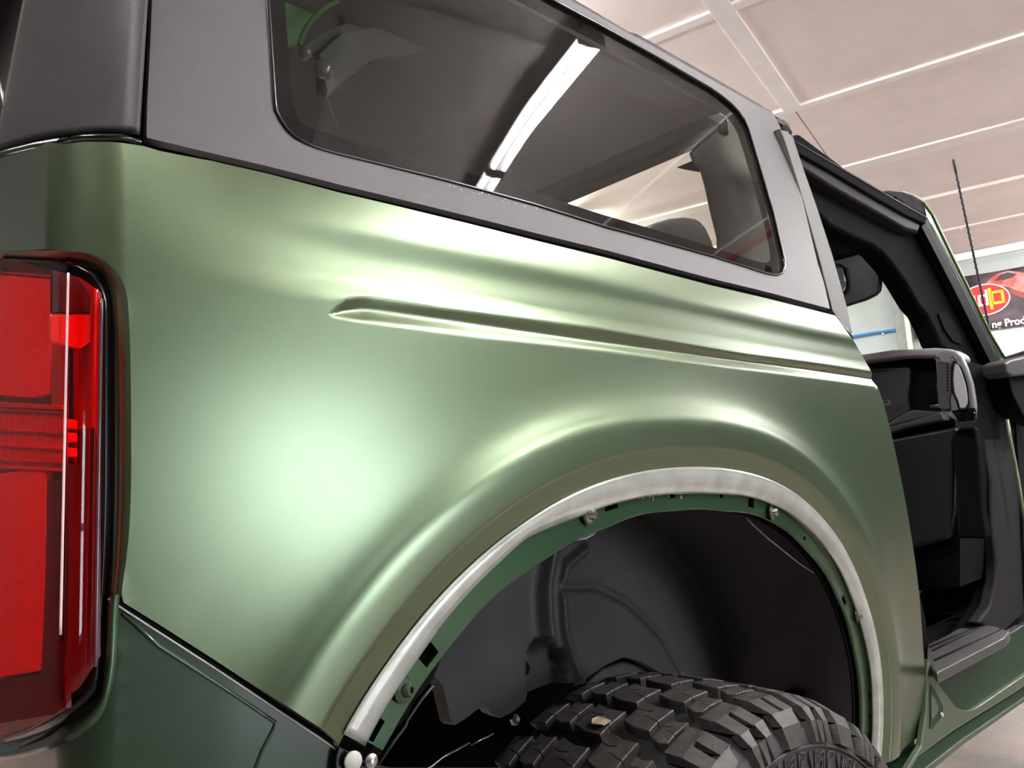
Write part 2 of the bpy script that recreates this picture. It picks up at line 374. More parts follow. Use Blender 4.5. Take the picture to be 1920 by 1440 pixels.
# printed red car: body, glass, at the upper right; a lamp cluster at the left
flat('printed_car', [bw(*p) for p in [(1846, 534), (1858, 522), (1872, 513), (1890, 508), (1912, 510), (1935, 516), (1990, 512), (1990, 560), (1940, 552), (1905, 545), (1890, 538), (1868, 536)]], rdl, 0.008)
flat('printed_car_window', [bw(*p) for p in [(1864, 527), (1876, 515), (1890, 511), (1906, 514), (1900, 520), (1884, 525)]], drk, 0.010)
flat('printed_car_sill', [bw(*p) for p in [(1890, 541), (1940, 553), (1990, 562), (1990, 590), (1920, 560), (1896, 552)]], mat('banner_brown_red', (0.28, 0.06, 0.06), 0.5), 0.007)
flat('printed_car_nose', [bw(*p) for p in [(1704, 572), (1712, 562), (1722, 560), (1760, 588), (1760, 600), (1730, 594), (1707, 588)]], rdl, 0.008)
flat('printed_bumper', [bw(*p) for p in [(1707, 590), (1730, 595), (1770, 603), (1770, 614), (1735, 606), (1710, 604)]], mat('banner_grey', (0.45, 0.40, 0.42), 0.5), 0.007)
def text(body, v, z, size, m, depth, shear=0.0, sx=1.0):
    cu = bpy.data.curves.new('lettering', 'FONT'); cu.body = body; cu.size = size; cu.extrude = 0.001; cu.shear = shear; cu.offset = size*0.030
    t = bpy.data.objects.new('lettering', cu); col.objects.link(t)
    dg = bpy.context.evaluated_depsgraph_get(); me = bpy.data.meshes.new_from_object(t.evaluated_get(dg)); bpy.data.objects.remove(t)
    rot = Matrix.Rotation(AL-math.pi/2, 4, 'Z') @ Matrix.Rotation(math.pi/2, 4, 'X')
    me.transform(Matrix.Translation(RW(ub-depth, v, z)) @ rot @ Matrix.Diagonal((sx, 1, 1, 1)))
    me.materials.clear(); return finish('lettering', me, m, BN, False)
def text_fit(body, v_l, v_r, z, size, shear=0.0):
    o = text(body, 0, 0, size, wht, 0, shear); me = o.data
    inv = (Matrix.Translation(RW(ub, 0, 0)) @ Matrix.Rotation(AL-math.pi/2, 4, 'Z') @ Matrix.Rotation(math.pi/2, 4, 'X'))
    me.transform(inv.inverted()); xs_ = [v.co.x for v in me.vertices]; x0_, x1_ = min(xs_), max(xs_)
    me.transform(Matrix.Translation(RW(ub-0.030, v_l, z)) @ Matrix.Rotation(AL-math.pi/2, 4, 'Z') @ Matrix.Rotation(math.pi/2, 4, 'X') @ Matrix.Diagonal(((v_l-v_r)/(x1_-x0_), 1, 1, 1)) @ Matrix.Translation((-x0_, 0, 0)))
va, za = bw(1722, 636); vb, zb_ = bw(1860, 608); vc, zc__ = bw(1921, 597)
text_fit('Professional Detaili', va, vb+0.02, za+0.005, 0.112)
text_fit('ng Products', vb, vb-0.475, za+0.005, 0.112)
vd, zd = bw(1863, 620)
text_fit('A Refl', vd+0.26, vd+0.02, za-0.085, 0.075, 0.35)
text_fit('ection of You', vd, bw(1911, 610)[0], za-0.085, 0.075, 0.35)

# ---- fluorescent fixtures
TW = emit('lit_tube', (1.0, 0.985, 0.96), TUBE)
FH = mat('fixture_enamel', (0.55, 0.55, 0.57), 0.35)
def fixture(u, v, lab, L=1.08, zc=3.27):
    e = bpy.data.objects.new('fluorescent_fixture', None); col.objects.link(e); e.location = RW(u, v, zc)
    tag(e, lab, 'ceiling light', 'fluorescent fixtures under the ceiling')
    V = []
    for s in (-1, 1):
        for du, dz in ((-0.062, 0.012), (-0.035, 0.055), (0.035, 0.055), (0.062, 0.012), (0.03, 0.012), (0, 0.006), (-0.03, 0.012)):
            V.append(RW(u+du, v+s*L/2, zc+dz))
    n = 7; obj('housing', V, [list(range(n)), list(range(n, 2*n))[::-1]]+[[i, (i+1) % n, n+(i+1) % n, n+i] for i in range(n)], FH, e)
    for du in (-0.042, 0.042):
        tube('tube', [RW(u+du, v-L/2+0.03, zc-0.014), RW(u+du, v, zc-0.014), RW(u+du, v+L/2-0.03, zc-0.014)], 0.0165, TW, e, 12)
    for s in (-1, 1):
        rbox('end_cap', u-0.07, u+0.07, v+s*(L/2-0.015)-0.015, v+s*(L/2-0.015)+0.015, zc-0.03, zc+0.03, FH, e, 0.003)
        tube('chain', [RW(u, v+s*L*0.45, zc+0.05), RW(u, v+s*L*0.45, CEIL-0.001)], 0.005, STEEL, e, 6)
    return e
FU = 2.26
fixture(FU, -2.19, 'twin-tube fluorescent light whose reflection crosses the rear side window')
fixture(FU, -3.29, 'second twin-tube light, end to end with the one mirrored in the window')
fixture(FU, -4.39, 'third twin-tube light of the row, nearest the right wall')
fixture(2.0, 1.7, 'twin-tube light directly above the roof of the car', 1.08, 2.9)  # added out of view to brighten the ceiling
fixture(3.5, 2.3, 'twin-tube light above the windshield of the car', 1.08, 2.9)  # another hidden light added for a brighter ceiling
fixture(-1.15, -0.1, 'twin-tube light behind the tail of the car')  # unseen, added to light the tail lamp from behind
for i, (u, v, z) in enumerate([(4.2, 3.9, 2.85), (8.6, -1.9, 2.85), (0.6, 2.6, 3.27), (3.0, 3.0, 2.85), (7.0, -3.7, 2.85), (7.0, -2.4, 2.85), (5.6, 3.0, 2.85), (8.0, 3.0, 2.85)]):  # unseen lights added to brighten the room and its visible ceiling
    fixture(u, v, ['twin-tube light left of the windshield, against the left wall', 'twin-tube light above the banner wall, nearer the car', 'twin-tube light left of the car above its tail', 'twin-tube light left of the car above its door', 'twin-tube light right of the front of the car, nearer the right wall', 'twin-tube light right of the front of the car, nearer the car', 'twin-tube light left of the front of the car', 'twin-tube light in the far left corner of the room'][i])

tag(tube('sprinkler_pipe', [RW(5.06, v, 3.33) for v in (-5.58, -5, -4, -2.8)], 0.024, mat('red_pipe', (0.55, 0.02, 0.03), 0.35), None, 12), 'red pipe under the ceiling, mirrored in the front corner of the side window', 'pipe')
for v in (-5.2, -3.2): tag(rbox('pipe_hanger', 5.05, 5.07, v-0.01, v+0.01, 3.35, CEIL-0.018, STEEL, None, 0.001), 'steel hanger of the red pipe, '+('against the right wall' if v < -4 else 'nearer the car'), 'hanger')
# ================================================================ CAR
CAR = bpy.data.objects.new('car', None); col.objects.link(CAR); CAR.location = (0.9, 0.85, FLOOR)
tag(CAR, 'green off-road car with grey hard top, doors and wheel-arch flare taken off', 'car')
# ---- side surface of the body
S0, RC = 0.176, 0.060
ARCHPX = [(628, 1455), (640, 1420), (668, 1360), (700, 1300), (770, 1190), (850, 1090), (950, 1000), (1050, 935), (1150, 897), (1270, 880), (1380, 886), (1470, 918), (1540, 975), (1600, 1060), (1645, 1160), (1675, 1270), (1690, 1400), (1691, 1440)]
_a = [hy(*p, 0.005) for p in ARCHPX]
ARCH = [(p.x, p.z) for p in cat_spline(_a, 10)]
ARCH = [(a[0], a[1]) for a in resample(ARCH, 0.006, False)]
# smooth the traced arch
_A = np.array(ARCH)
for _ in range(60):
    B = _A.copy(); B[1:-1] = 0.25*_A[:-2]+0.5*_A[1:-1]+0.25*_A[2:]; _A = B
ARCH = [tuple(p) for p in _A]
ACX, ACZ = 0.862, 0.46
_aa = np.array([math.atan2(p[1]-ACZ, p[0]-ACX) for p in ARCH]); _ar = np.array([math.hypot(p[0]-ACX, p[1]-ACZ) for p in ARCH])
_o = np.argsort(_aa); _aa = _aa[_o]; _ar = _ar[_o]
_dr = np.gradient(_ar, _aa)
def arch_off(s, z):
    dx = s-ACX; dz = z-ACZ; an = math.atan2(dz, dx)
    if an < _aa[0]-0.5: an += 2*math.pi
    r = math.hypot(dx, dz); ra = float(np.interp(an, _aa, _ar)); dr = float(np.interp(an, _aa, _dr))
    return (r-ra)/math.sqrt(1+(dr/ra)**2)
HP = [(-0.08, -0.0075), (-0.030, -0.0065), (-0.026, -0.006), (-0.012, -0.0012), (-0.004, 0.0014), (0.000, 0.0024), (0.004, 0.0035), (0.0245, 0.0092), (0.0275, 0.0106), (0.031, 0.0113), (0.046, 0.0121), (0.056, 0.0122), (0.064, 0.0114), (0.075, 0.0086), (0.095, 0.0042), (0.12, 0.0014), (0.15, 0.0002), (0.17, 0.0), (9, 0)]
from bisect import bisect
_hx = [h[0] for h in HP]; _hh = [h[1] for h in HP]
_hm = [0]+[(_hh[i+1]-_hh[i-1])/(_hx[i+1]-_hx[i-1]) for i in range(1, len(HP)-1)]+[0]
def hprof(r):
    if r <= _hx[0]: return _hh[0]
    if r >= 0.17: return 0.0
    i = bisect(_hx, r)-1; h = _hx[i+1]-_hx[i]; t = (r-_hx[i])/h
    return (2*t**3-3*t*t+1)*_hh[i]+(t**3-2*t*t+t)*h*_hm[i]+(-2*t**3+3*t*t)*_hh[i+1]+(t**3-t*t)*h*_hm[i+1]
# V groove lines (s -> z), found on the plain side
G1 = []; G2 = []; G3 = []
def groove(s, z):
    if not G1 or s < G1[0][0]: return 0.0
    z1 = interp(G1, s); z2 = interp(G2, s); z3 = interp(G3, s)
    if z >= z1+0.003 or z <= z3-0.003: return 0.0
    d = 0.0062*ss(G1[0][0]-0.004, G1[0][0]+0.035, s)
    def ramp(a, b, x, e=0.0016):           # 0 at a, 1 at b with softened ends
        t = (x-a)/(b-a); k = min(0.3, e/abs(b-a)); 
        t = max(0, min(1, t)); return t*t*(3-2*t)*0.45+t*0.55
    if z > z2: return -d*ramp(z1, z2, z)
    return -d*ramp(z3, z2, z)
def tap(s): return 0.07*max(0.0, 0.62-max(s, S0))**2
def outset(s, z):
    o = 0.0
    if z > 1.17: o -= 1.0*(z-1.17)**2*ss(0.10, 0.26, s)
    if z < 1.15: o -= 0.11*(1.15-z)**2
    o -= tap(s)
    wl_ = 1-ss(0.42, 0.75, s); zc_ = 1.236-0.004*ss(0.7, 1.3, s)
    if z > 1.16: o += (0.0022+0.0012*wl_)*math.tanh((z-zc_)/(0.009+0.007*wl_))*ss(0.19, 0.40, s)*ss(1.175, 1.20, z)
    return o
def body(s, z, extra=0.0, feat=True):
    o = outset(s, z)+extra
    if feat: o += groove(s, z)+(hprof(arch_off(s, z)) if s > 0.1 else 0)
    if s >= S0: return Vector((s, -o, z))
    a = (S0-s)/RC
    if a <= math.pi/2:
        return Vector((S0-(RC+o)*math.sin(a), RC-(RC+o)*math.cos(a), z))
    t = (a-math.pi/2)*RC
    return Vector((S0-RC-o, RC+t, z))
def uns(px, py, feat=False, extra=0.0):
    """pixel -> (s,z) on the body side"""
    if px < 275:                                # around the rear corner: bisect s, then correct z
        z = 1.1; s = 0.15
        for _ in range(7):
            lo, hi = -0.5, 0.3
            for _ in range(19):
                s = (lo+hi)/2
                if proj(body(s, z, extra, feat))[0] < px: lo = s
                else: hi = s
            a = proj(body(s, z, extra, feat))[1]; b = proj(body(s, z+1e-3, extra, feat))[1]; z += (py-a)/((b-a)/1e-3)
        return (s, z)
    p = hy(px, py, 0.0); s, z = p.x, p.z
    for _ in range(25):
        a = proj(body(s, z, extra, feat)); e = 1e-4; b = proj(body(s+e, z, extra, feat)); c = proj(body(s, z+e, extra, feat))
        J = np.array([[(b[0]-a[0])/e, (c[0]-a[0])/e], [(b[1]-a[1])/e, (c[1]-a[1])/e]]); r = np.array([px-a[0], py-a[1]])
        try: d = np.linalg.solve(J, r)
        except Exception: break
        d = np.clip(d, -0.03, 0.03); s += d[0]; z += d[1]
        if np.abs(r).max() < 0.05: break
    return (s, z)
g1 = [uns(*p) for p in [(617, 589), (624, 576), (634, 567), (657, 556), (687, 554), (753, 563), (833, 577), (1000, 600), (1133, 618), (1400, 666), (1508, 679), (1590, 691), (1640, 699)]]
g2 = [uns(*p) for p in [(617, 589.5), (625, 590), (643, 583), (667, 578), (700, 579), (753, 586), (833, 596), (1000, 620), (1133, 639), (1400, 676), (1508, 690), (1590, 702), (1640, 710)]]
g3 = [uns(*p) for p in [(617, 590), (640, 597), (667, 601), (720, 608), (767, 614), (833, 623), (900, 632), (1000, 643), (1133, 658), (1400, 693), (1508, 707), (1590, 718), (1650, 727)]]
def clean(g):
    g = sorted(g); o = [g[0]]
    for p in g[1:]:
        if p[0] > o[-1][0]+1e-4: o.append(p)
    return o
G1[:] = clean(g1); G2[:] = clean(g2); G3[:] = clean(g3)
print('groove', G1[0], G2[3], G3[3], G3[-1])

# ---- quarter panel outline
topl = [uns(*p) for p in [(1566, 592), (1440, 560), (1333, 535), (1140, 484), (1000, 450), (833, 408), (640, 362), (500, 325), (400, 302), (300, 283), (270, 274), (230, 268), (180, 266), (120, 271), (60, 281), (0, 297)]]
topl = [(s, z) for s, z in topl]
rear_s = -0.30
pock = [uns(*p) for p in [(0, 468), (50, 469), (104, 470), (156, 473), (190, 485), (220, 513), (236, 546), (242, 600), (245, 700), (246, 820), (245, 940), (238, 1040), (228, 1112)]]
seam = [uns(*p) for p in [(232, 1130), (300, 1172), (400, 1236), (520, 1316), (560, 1343), (600, 1368), (632, 1393)]]
door = [uns(*p) for p in [(1728, 1440), (1733, 1380), (1735, 1300), (1730, 1200), (1722, 1100), (1708, 1000), (1690, 900), (1668, 800), (1652, 742), (1642, 718), (1636, 700), (1610, 655), (1590, 625), (1572, 600)]]
bot = [(door[0][0]-0.005, 0.50), (ARCH[-1][0]+0.03, 0.50)]
arch_in = [p for p in ARCH if not (p[0] < ACX and p[1] < seam[-1][1]-0.004)][::1]
if arch_in[0][0] > ACX: arch_in = arch_in[::-1]
outer = topl+[(rear_s, topl[-1][1]), (rear_s, pock[0][1])]+[(a[0], a[1]) for a in cat_spline([(*p, 0) for p in pock], 4)]+seam+arch_in+[(arch_in[-1][0], 0.50)]+bot[:0]+[(door[0][0]-0.005, 0.50)]+[(a[0], a[1]) for a in cat_spline([(*p, 0) for p in door], 4)]
outer = resample(outer, 0.006)
o2 = [outer[0]]
for p in outer[1:]:
    if math.hypot(p[0]-o2[-1][0], p[1]-o2[-1][1]) > 0.0012: o2.append(p)
outer = o2
extra = []
rows = [0.003, 0.008, 0.014, 0.019, 0.0225, 0.0243, 0.0262, 0.0285, 0.031, 0.037, 0.046, 0.051, 0.056, 0.060, 0.064, 0.069, 0.075, 0.082]
AN = np.array(ARCH); tg = np.gradient(AN, axis=0); nm = np.stack([-tg[:, 1], tg[:, 0]], 1); nm /= np.linalg.norm(nm, axis=1)[:, None]
if (nm[len(nm)//2][1]) < 0: nm = -nm
for r in rows: extra += [tuple(p) for p in (AN+nm*r)]
gl = []
for s in np.arange(G1[0][0]-0.002, 1.46, 0.005):
    z1, z2, z3 = interp(G1, s), interp(G2, s), interp(G3, s)
    if z1-z3 < 0.002: gl.append((s, z1)); continue
    for t in (0.0, 0.12, 0.3, 0.6, 0.85, 1.0): gl.append((s, z1+(z2-z1)*t))
    for t in (0.12, 0.35, 0.65, 0.88, 1.0): gl.append((s, z2+(z3-z2)*t))
    gl += [(s, z1+0.003), (s, z3-0.003), (s, z1+0.006)]
extra += gl
def keepf(G):
    m = np.ones(len(G), bool)
    d = dist_poly(G, ARCH, False); m &= d > 0.089
    for i, (s, z) in enumerate(G):
        if s > G1[0][0]-0.004 and interp(G3, s)-0.005 < z < interp(G1, s)+0.008: m[i] = False
    return m
sheet('quarter_panel', outer, [], extra, 0.0075, body, SATIN, CAR, 0.007, EDGEF, keepf)

# ---- film overhang, painted flange with holes, bolts  (t = arc length index, r = offset from arch)
AL_ = np.concatenate([[0], np.cumsum(np.hypot(*np.diff(AN, axis=0).T))])
if AN[0][0] > ACX: AN = AN[::-1]; nm = nm[::-1]; AL_ = np.concatenate([[0], np.cumsum(np.hypot(*np.diff(AN, axis=0).T))])
def arc(t, r):
    i = min(max(bisect(list(AL_), t)-1, 0), len(AL_)-2) if False else min(max(int(np.searchsorted(AL_, t))-1, 0), len(AL_)-2)
    k = (t-AL_[i])/(AL_[i+1]-AL_[i]); p = AN[i]*(1-k)+AN[i+1]*k; n = nm[i]*(1-k)+nm[i+1]*k
    return p+n*r
def arcT(px, py):
    """pixel -> (t, r)"""
    y = 0.03
    for _ in range(6):
        p = hy(px, py, y); q = np.array([p.x, p.z]); d = np.hypot(*(AN-q).T); i = int(np.argmin(d)); y = body(q[0], q[1], 0, False).y+0.0095
    return AL_[i], float((q-AN[i])@nm[i])
TL = AL_[-1]
filmw = [(0, 0.028), (0.08*TL, 0.026), (0.16*TL, 0.021), (0.2*TL, 0.017), (0.26*TL, 0.026), (0.45*TL, 0.031), (0.6*TL, 0.027), (0.8*TL, 0.024), (TL, 0.020)]
def fw(t): return interp(filmw, t)
def filmmap(t, q):
    p = arc(t, -q*fw(t)); h = hprof(-q*0.026)+0.0016+0.004*math.sin(math.pi*min(1, max(0, q)))
    b = body(p[0], p[1], 0, False); return Vector((b.x, b.y-h, b.z))
ts = np.linspace(0.03, TL, 190); V = []; Fc = []
for i, t in enumerate(ts):
    jit = 0.012*math.sin(t*23)+0.008*math.sin(t*57)
    for q in (-0.05, 0.0, 0.15, 0.35, 0.55, 0.75, 0.9, 1.0+jit): V.append(filmmap(t, q))
for i in range(len(ts)-1):
    for k in range(7): Fc.append([i*8+k, (i+1)*8+k, (i+1)*8+k+1, i*8+k+1])
film = obj('film_overhang', V, Fc, TAPE, CAR, True); md = film.modifiers.new('s', 'SOLIDIFY'); md.thickness = 0.0012; md.offset = -1
film['label'] = 'hazy untrimmed strip of protective film around the wheel arch'
tube('film_edge', [filmmap(t, -0.06) for t in ts], 0.0011, EDGEF, film, 6)
for k in range(70):
    t = random.uniform(0.05, TL-0.05); q = random.uniform(0.1, 0.85); r = random.choice([0.0008, 0.0012, 0.0016])
    c = filmmap(t, q)
    if k < 46: lathe('air_bubble', [(r, -0.0005), (r*0.9, 0.0006), (r*0.4, 0.0011)], c, (0, -1, 0.1), TAPE if k % 3 else EDGEF, film, 8)
# flange
holes = []
def rhole(px, py, wd, hg):
    t, r = arcT(px, py); holes.append(([(t-wd/2, r-hg/2), (t+wd/2, r-hg/2), (t+wd/2, r+hg/2), (t-wd/2, r+hg/2)], t, r))
def chole(px, py, a, b):
    t, r = arcT(px, py); holes.append(([(t+a*math.cos(k*math.pi/6), r+b*math.sin(k*math.pi/6)) for k in range(12)], t, r))
rhole(1260, 924, 0.015, 0.013); rhole(1409, 943, 0.016, 0.013); rhole(806, 1222, 0.020, 0.016); rhole(700, 1362, 0.022, 0.016); rhole(1150, 948, 0.024, 0.008)
chole(1292, 918, 0.004, 0.004); chole(1353, 926, 0.0045, 0.0065); chole(1506, 1023, 0.0045, 0.0035)
rhole(1582, 1124, 0.020, 0.010); chole(1637, 1255, 0.004, 0.003); rhole(1651, 1290, 0.016, 0.008); chole(1657, 1331, 0.008, 0.005); chole(1666, 1368, 0.010, 0.006); rhole(1668, 1400, 0.012, 0.006)
FT = 0.048
def flmap(t, r):
    p = arc(t, r); b = body(p[0], p[1], 0, False); wv = 0.0
    h = -0.0095-0.004*ss(-0.02, -0.052, r)*0; return Vector((b.x, b.y-h, b.z))
up_e = [(t, -0.006) for t in np.arange(0.035, TL, 0.01)]
lo_e = []
for t in np.arange(0.035, TL, 0.01)[::-1]:
    d = 0.050+0.0012*math.sin(t*21)+0.0008*math.sin(t*47)
    lo_e.append((t, -d))
fo = resample(up_e+lo_e, 0.008)
fh = []
for h, t, r in holes:
    r2 = min(max(r, -0.040), -0.018)
    fh.append([(a, b-r+r2) for a, b in h])
fl_ = sheet('arch_flange', fo, fh, [], 0.008, flmap, GLOSS, CAR, 0.004, None, None, False)
fl_['label'] = 'bare glossy green arch flange with punched holes'
# inner rib line on the flange and black backing behind it
tube('flange_lip', [flmap(t, -0.050-0.0012*math.sin(t*21)-0.0008*math.sin(t*47))+Vector((0, 0.003, 0)) for t in np.arange(0.05, TL, 0.012)], 0.0022, GLOSS, fl_, 6)
V = []; Fc = []
for i, t in enumerate(ts):
    for r, yy in ((-0.010, 0.020), (-0.045, 0.020), (-0.052, 0.026)): p = arc(t, r); V.append((p[0], yy+body(p[0], p[1], 0, False).y, p[1]))
for i in range(len(ts)-1):
    for k in range(2): Fc.append([i*3+k, (i+1)*3+k, (i+1)*3+k+1, i*3+k+1])
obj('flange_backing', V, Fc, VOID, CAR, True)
GREYGREEN = mat('green_clip', (0.10, 0.13, 0.10), 0.35, 0.6)
for (px, py) in [(755, 1293), (1098, 966), (1445, 961), (1606, 1155)]:
    t, r = arcT(px, py); c = flmap(t, max(r, -0.042))+Vector((0, -0.0015, 0)); ax = (0.25, -1, 0.0)
    b = lathe('bolt', [(0.0095, 0.0), (0.0095, 0.0018), (0.0062, 0.0022), (0.0060, 0.0075), (0.0048, 0.009), (0.003, 0.0092), (0.0028, 0.006)], c, ax, STEEL if py != 1293 else GREYGREEN, CAR, 12)
    lathe('washer', [(0.0125, -0.001), (0.0125, 0.0008), (0.010, 0.0012)], c, ax, GLOSS, b, 18)
# bare metal/paint spots at the flange
for k in range(14):
    t, r = arcT(1195+random.uniform(0, 130), 930+random.uniform(-10, 8)); c = flmap(t, max(-0.044, min(-0.030, r)))
    lathe('paint_chip', [(0.0014, 0), (0.001, 0.0006)], c, (0, -1, 0), EDGEF, fl_, 6)

# ---- tail-lamp pocket, gasket, lower corner panel
def band(name, outl, inl, dO, dI, m, parent, n=8, bulge=0.0, lab=None):
    """strip between two pixel lines on the body; dO,dI are outward offsets"""
    def rs(l, k=44):
        a = np.array(l, float); L = np.concatenate([[0], np.cumsum(np.hypot(*np.diff(a, axis=0).T))]); tt = np.linspace(0, L[-1], k)
        return np.stack([np.interp(tt, L, a[:, 0]), np.interp(tt, L, a[:, 1])], 1)
    A = rs([(p[0], p[1]) for p in cat_spline([(*p, 0) for p in outl], 6)]); B = rs([(p[0], p[1]) for p in cat_spline([(*p, 0) for p in inl], 6)]); V = []; Fc = []
    for a, b in zip(A, B):
        pa = body(*uns(*a, False, dO), dO, False); pb = body(*uns(*b, False, dI), dI, False)
        for k in range(n+1):
            t = k/n; q = pa.lerp(pb, t); nn = Vector((-0.5, -0.85, 0)); V.append(q+nn*bulge*math.sin(math.pi*t))
    for i in range(len(A)-1):
        for k in range(n): Fc.append([i*(n+1)+k, (i+1)*(n+1)+k, (i+1)*(n+1)+k+1, i*(n+1)+k+1])
    o = obj(name, V, Fc, m, parent, True)
    if lab: o['label'] = lab
    return o
PO = [(-60, 468), (0, 468), (50, 469), (104, 470), (156, 473), (190, 485), (220, 513), (236, 546), (242, 600), (245, 700), (246, 820), (245, 940), (238, 1040), (226, 1114)]
PI = [(-60, 486), (0, 487), (50, 489), (101, 493), (150, 498), (180, 506), (200, 535), (208, 568), (210, 640), (211, 740), (211, 840), (210, 940), (206, 1040), (201, 1116)]
band('lamp_pocket', PO, PI, 0.0, -0.012, SATIN, CAR, 8, 0.003, 'rounded green pocket edge around the tail lamp')
LO = [(226, 1114), (222, 1141), (220, 1190), (216, 1252), (205, 1305), (188, 1345), (160, 1372), (125, 1393), (60, 1416), (0, 1426), (-60, 1430)]
LI = [(201, 1114), (199, 1141), (196, 1200), (190, 1287), (183, 1305), (170, 1320), (140, 1345), (104, 1364), (50, 1384), (0, 1395), (-60, 1400)]
band('lower_pocket_lip', LO, LI, -0.002, -0.008, GLOSS, CAR, 8, 0.004)
GI = [(-60, 487), (0, 488), (50, 490), (101, 496), (140, 503), (165, 518), (183, 545), (192, 580), (192, 700), (191, 940), (187, 1100), (178, 1238), (168, 1272), (150, 1296), (100, 1340), (50, 1365), (0, 1381), (-60, 1388)]
GO = [(-60, 484), (0, 485), (50, 487), (101, 491), (150, 497), (181, 506), (201, 535), (209, 568), (211, 700), (211, 940), (202, 1114), (191, 1287), (184, 1305), (171, 1320), (104, 1366), (50, 1386), (0, 1397), (-60, 1402)]
band('lamp_gasket', GO, GI, -0.010, -0.006, GLOSSB, CAR, 6, 0.003)
# lower corner panel (glossy) below the seam
lowout = [uns(*p) for p in [(204, 1124), (300, 1186), (400, 1250), (520, 1330), (600, 1384), (630, 1404), (640, 1424)]]
lx = lowout[-1]; lowo = lowout+[(lx[0]-0.035, 0.70), (lx[0]-0.05, 0.55), (-0.60, 0.55), (-0.60, 0.80)]+[uns(*p) for p in [(-40, 1426), (0, 1420), (60, 1410), (125, 1388), (160, 1367), (188, 1340), (205, 1300), (214, 1250), (218, 1190), (216, 1150)]]
def lowmap(s, z):
    b = body(s, z, -0.004, False); return b
lp = sheet('rear_corner_panel', resample(lowo, 0.008), [], [], 0.010, lowmap, DARKG, CAR, 0.006, None)
lp['label'] = 'glossy green lower corner panel under the seam'
# seam bead and fold line
SM = [(204, 1117), (300, 1179), (400, 1243), (520, 1323), (600, 1376), (634, 1400)]
tube('seam_seal', [body(*uns(*p), -0.006, False) for p in resample(SM, 18, False)], 0.0032, BLACK, CAR, 8)
tube('panel_edge_bead', [body(*uns(p[0]-1, p[1]+6), -0.0035, False) for p in resample(SM, 18, False)], 0.0009, EDGEF, lp, 8)
tube('fold_line', [body(*uns(*p), -0.0035, False) for p in [(232, 1150), (300, 1212), (400, 1276), (470, 1322), (520, 1356), (518, 1366), (495, 1410), (480, 1450)]], 0.0014, GLOSS, lp, 6)
# corner bracket where arch meets seam
c = body(*uns(652, 1420), -0.012, False)
slab('corner_bracket', [(636, 1398), (690, 1432), (740, 1440), (740, 1470), (628, 1470), (630, 1418)], 1, 0.016, 0.004, GLOSSB, CAR, 0.001)
lathe('push_clip', [(0.008, 0), (0.008, 0.002), (0.005, 0.004)], hy(661, 1427, 0.012), (0, -1, 0.1), mat('white_clip', (0.5, 0.5, 0.46), 0.4), CAR, 14)
lathe('push_clip', [(0.006, 0), (0.006, 0.002), (0.003, 0.004)], hy(695, 1427, 0.012), (0, -1, 0.1), STEEL, CAR, 14)

# ---- tail lamp
TLp = bpy.data.objects.new('tail_lamp', None)
col.objects.link(TLp); TLp.parent = CAR; TLp.matrix_parent_inverse = Matrix.Translation(-Vector(CAR.location)); TLp['label'] = 'red tail lamp with fluted turn signal band'
def zfor(x, y, py):
    z = 1.0
    for _ in range(12):
        a = proj((x, y, z))[1]; b = proj((x, y, z+1e-3))[1]; z += (py-a)/((b-a)/1e-3)
    return z
def lampshell(name, plan, top, botm, m, parent, nz=24, roundz=0.0, closed=False):
    V = []; Fc = []
    for (x, y) in plan:
        px = proj((x, y, 1.0))[0]; z1 = zfor(x, y, interp(top, px)); z0 = zfor(x, y, interp(botm, px))
        for k in range(nz+1): V.append((x, y, z0+(z1-z0)*k/nz))
    for i in range(len(plan)-1):
        for k in range(nz): Fc.append([i*(nz+1)+k, (i+1)*(nz+1)+k, (i+1)*(nz+1)+k+1, i*(nz+1)+k+1])
    return obj(name, V, Fc, m, parent, True)
xr = 0.1335
plan = [(xr, 0.29), (xr, 0.22), (xr, 0.12), (xr, 0.06), (xr, 0.03), (xr, 0.012), (xr+0.0004, 0.006), (xr+0.0015, 0.002), (xr+0.0035, -0.0005), (xr+0.008, -0.0015), (xr+0.013, -0.001), (xr+0.018, 0.0015), (xr+0.021, 0.004), (xr+0.024, 0.012), (xr+0.0245, 0.03)]
top = [(-80, 484), (0, 488), (101, 495), (118, 498), (140, 505), (160, 520), (175, 540), (186, 570), (195, 600)]
botm = [(-80, 1398), (0, 1386), (50, 1368), (104, 1350), (140, 1312), (170, 1270), (186, 1225), (195, 1200)]
lampshell('lens', plan, top, botm, LENS, TLp)
# moulded lens crease, its highlight painted pale, and a dark edge
tube('lens_ridge', [(xr-0.0002, 0.003, zfor(xr, 0.003, py)) for py in np.linspace(512, 1190, 40)], 0.0009, mat('clear_ridge', (0.95, 0.75, 0.75), 0.08, 0.0, 1.0), TLp, 6)
tube('lens_ridge', [(xr+0.0206, 0.002, zfor(xr+0.0206, 0.002, py)) for py in np.linspace(560, 1250, 40)], 0.0013, mat('dark_ridge', (0.10, 0.06, 0.07), 0.15, 0.0, 1.0), TLp, 6)
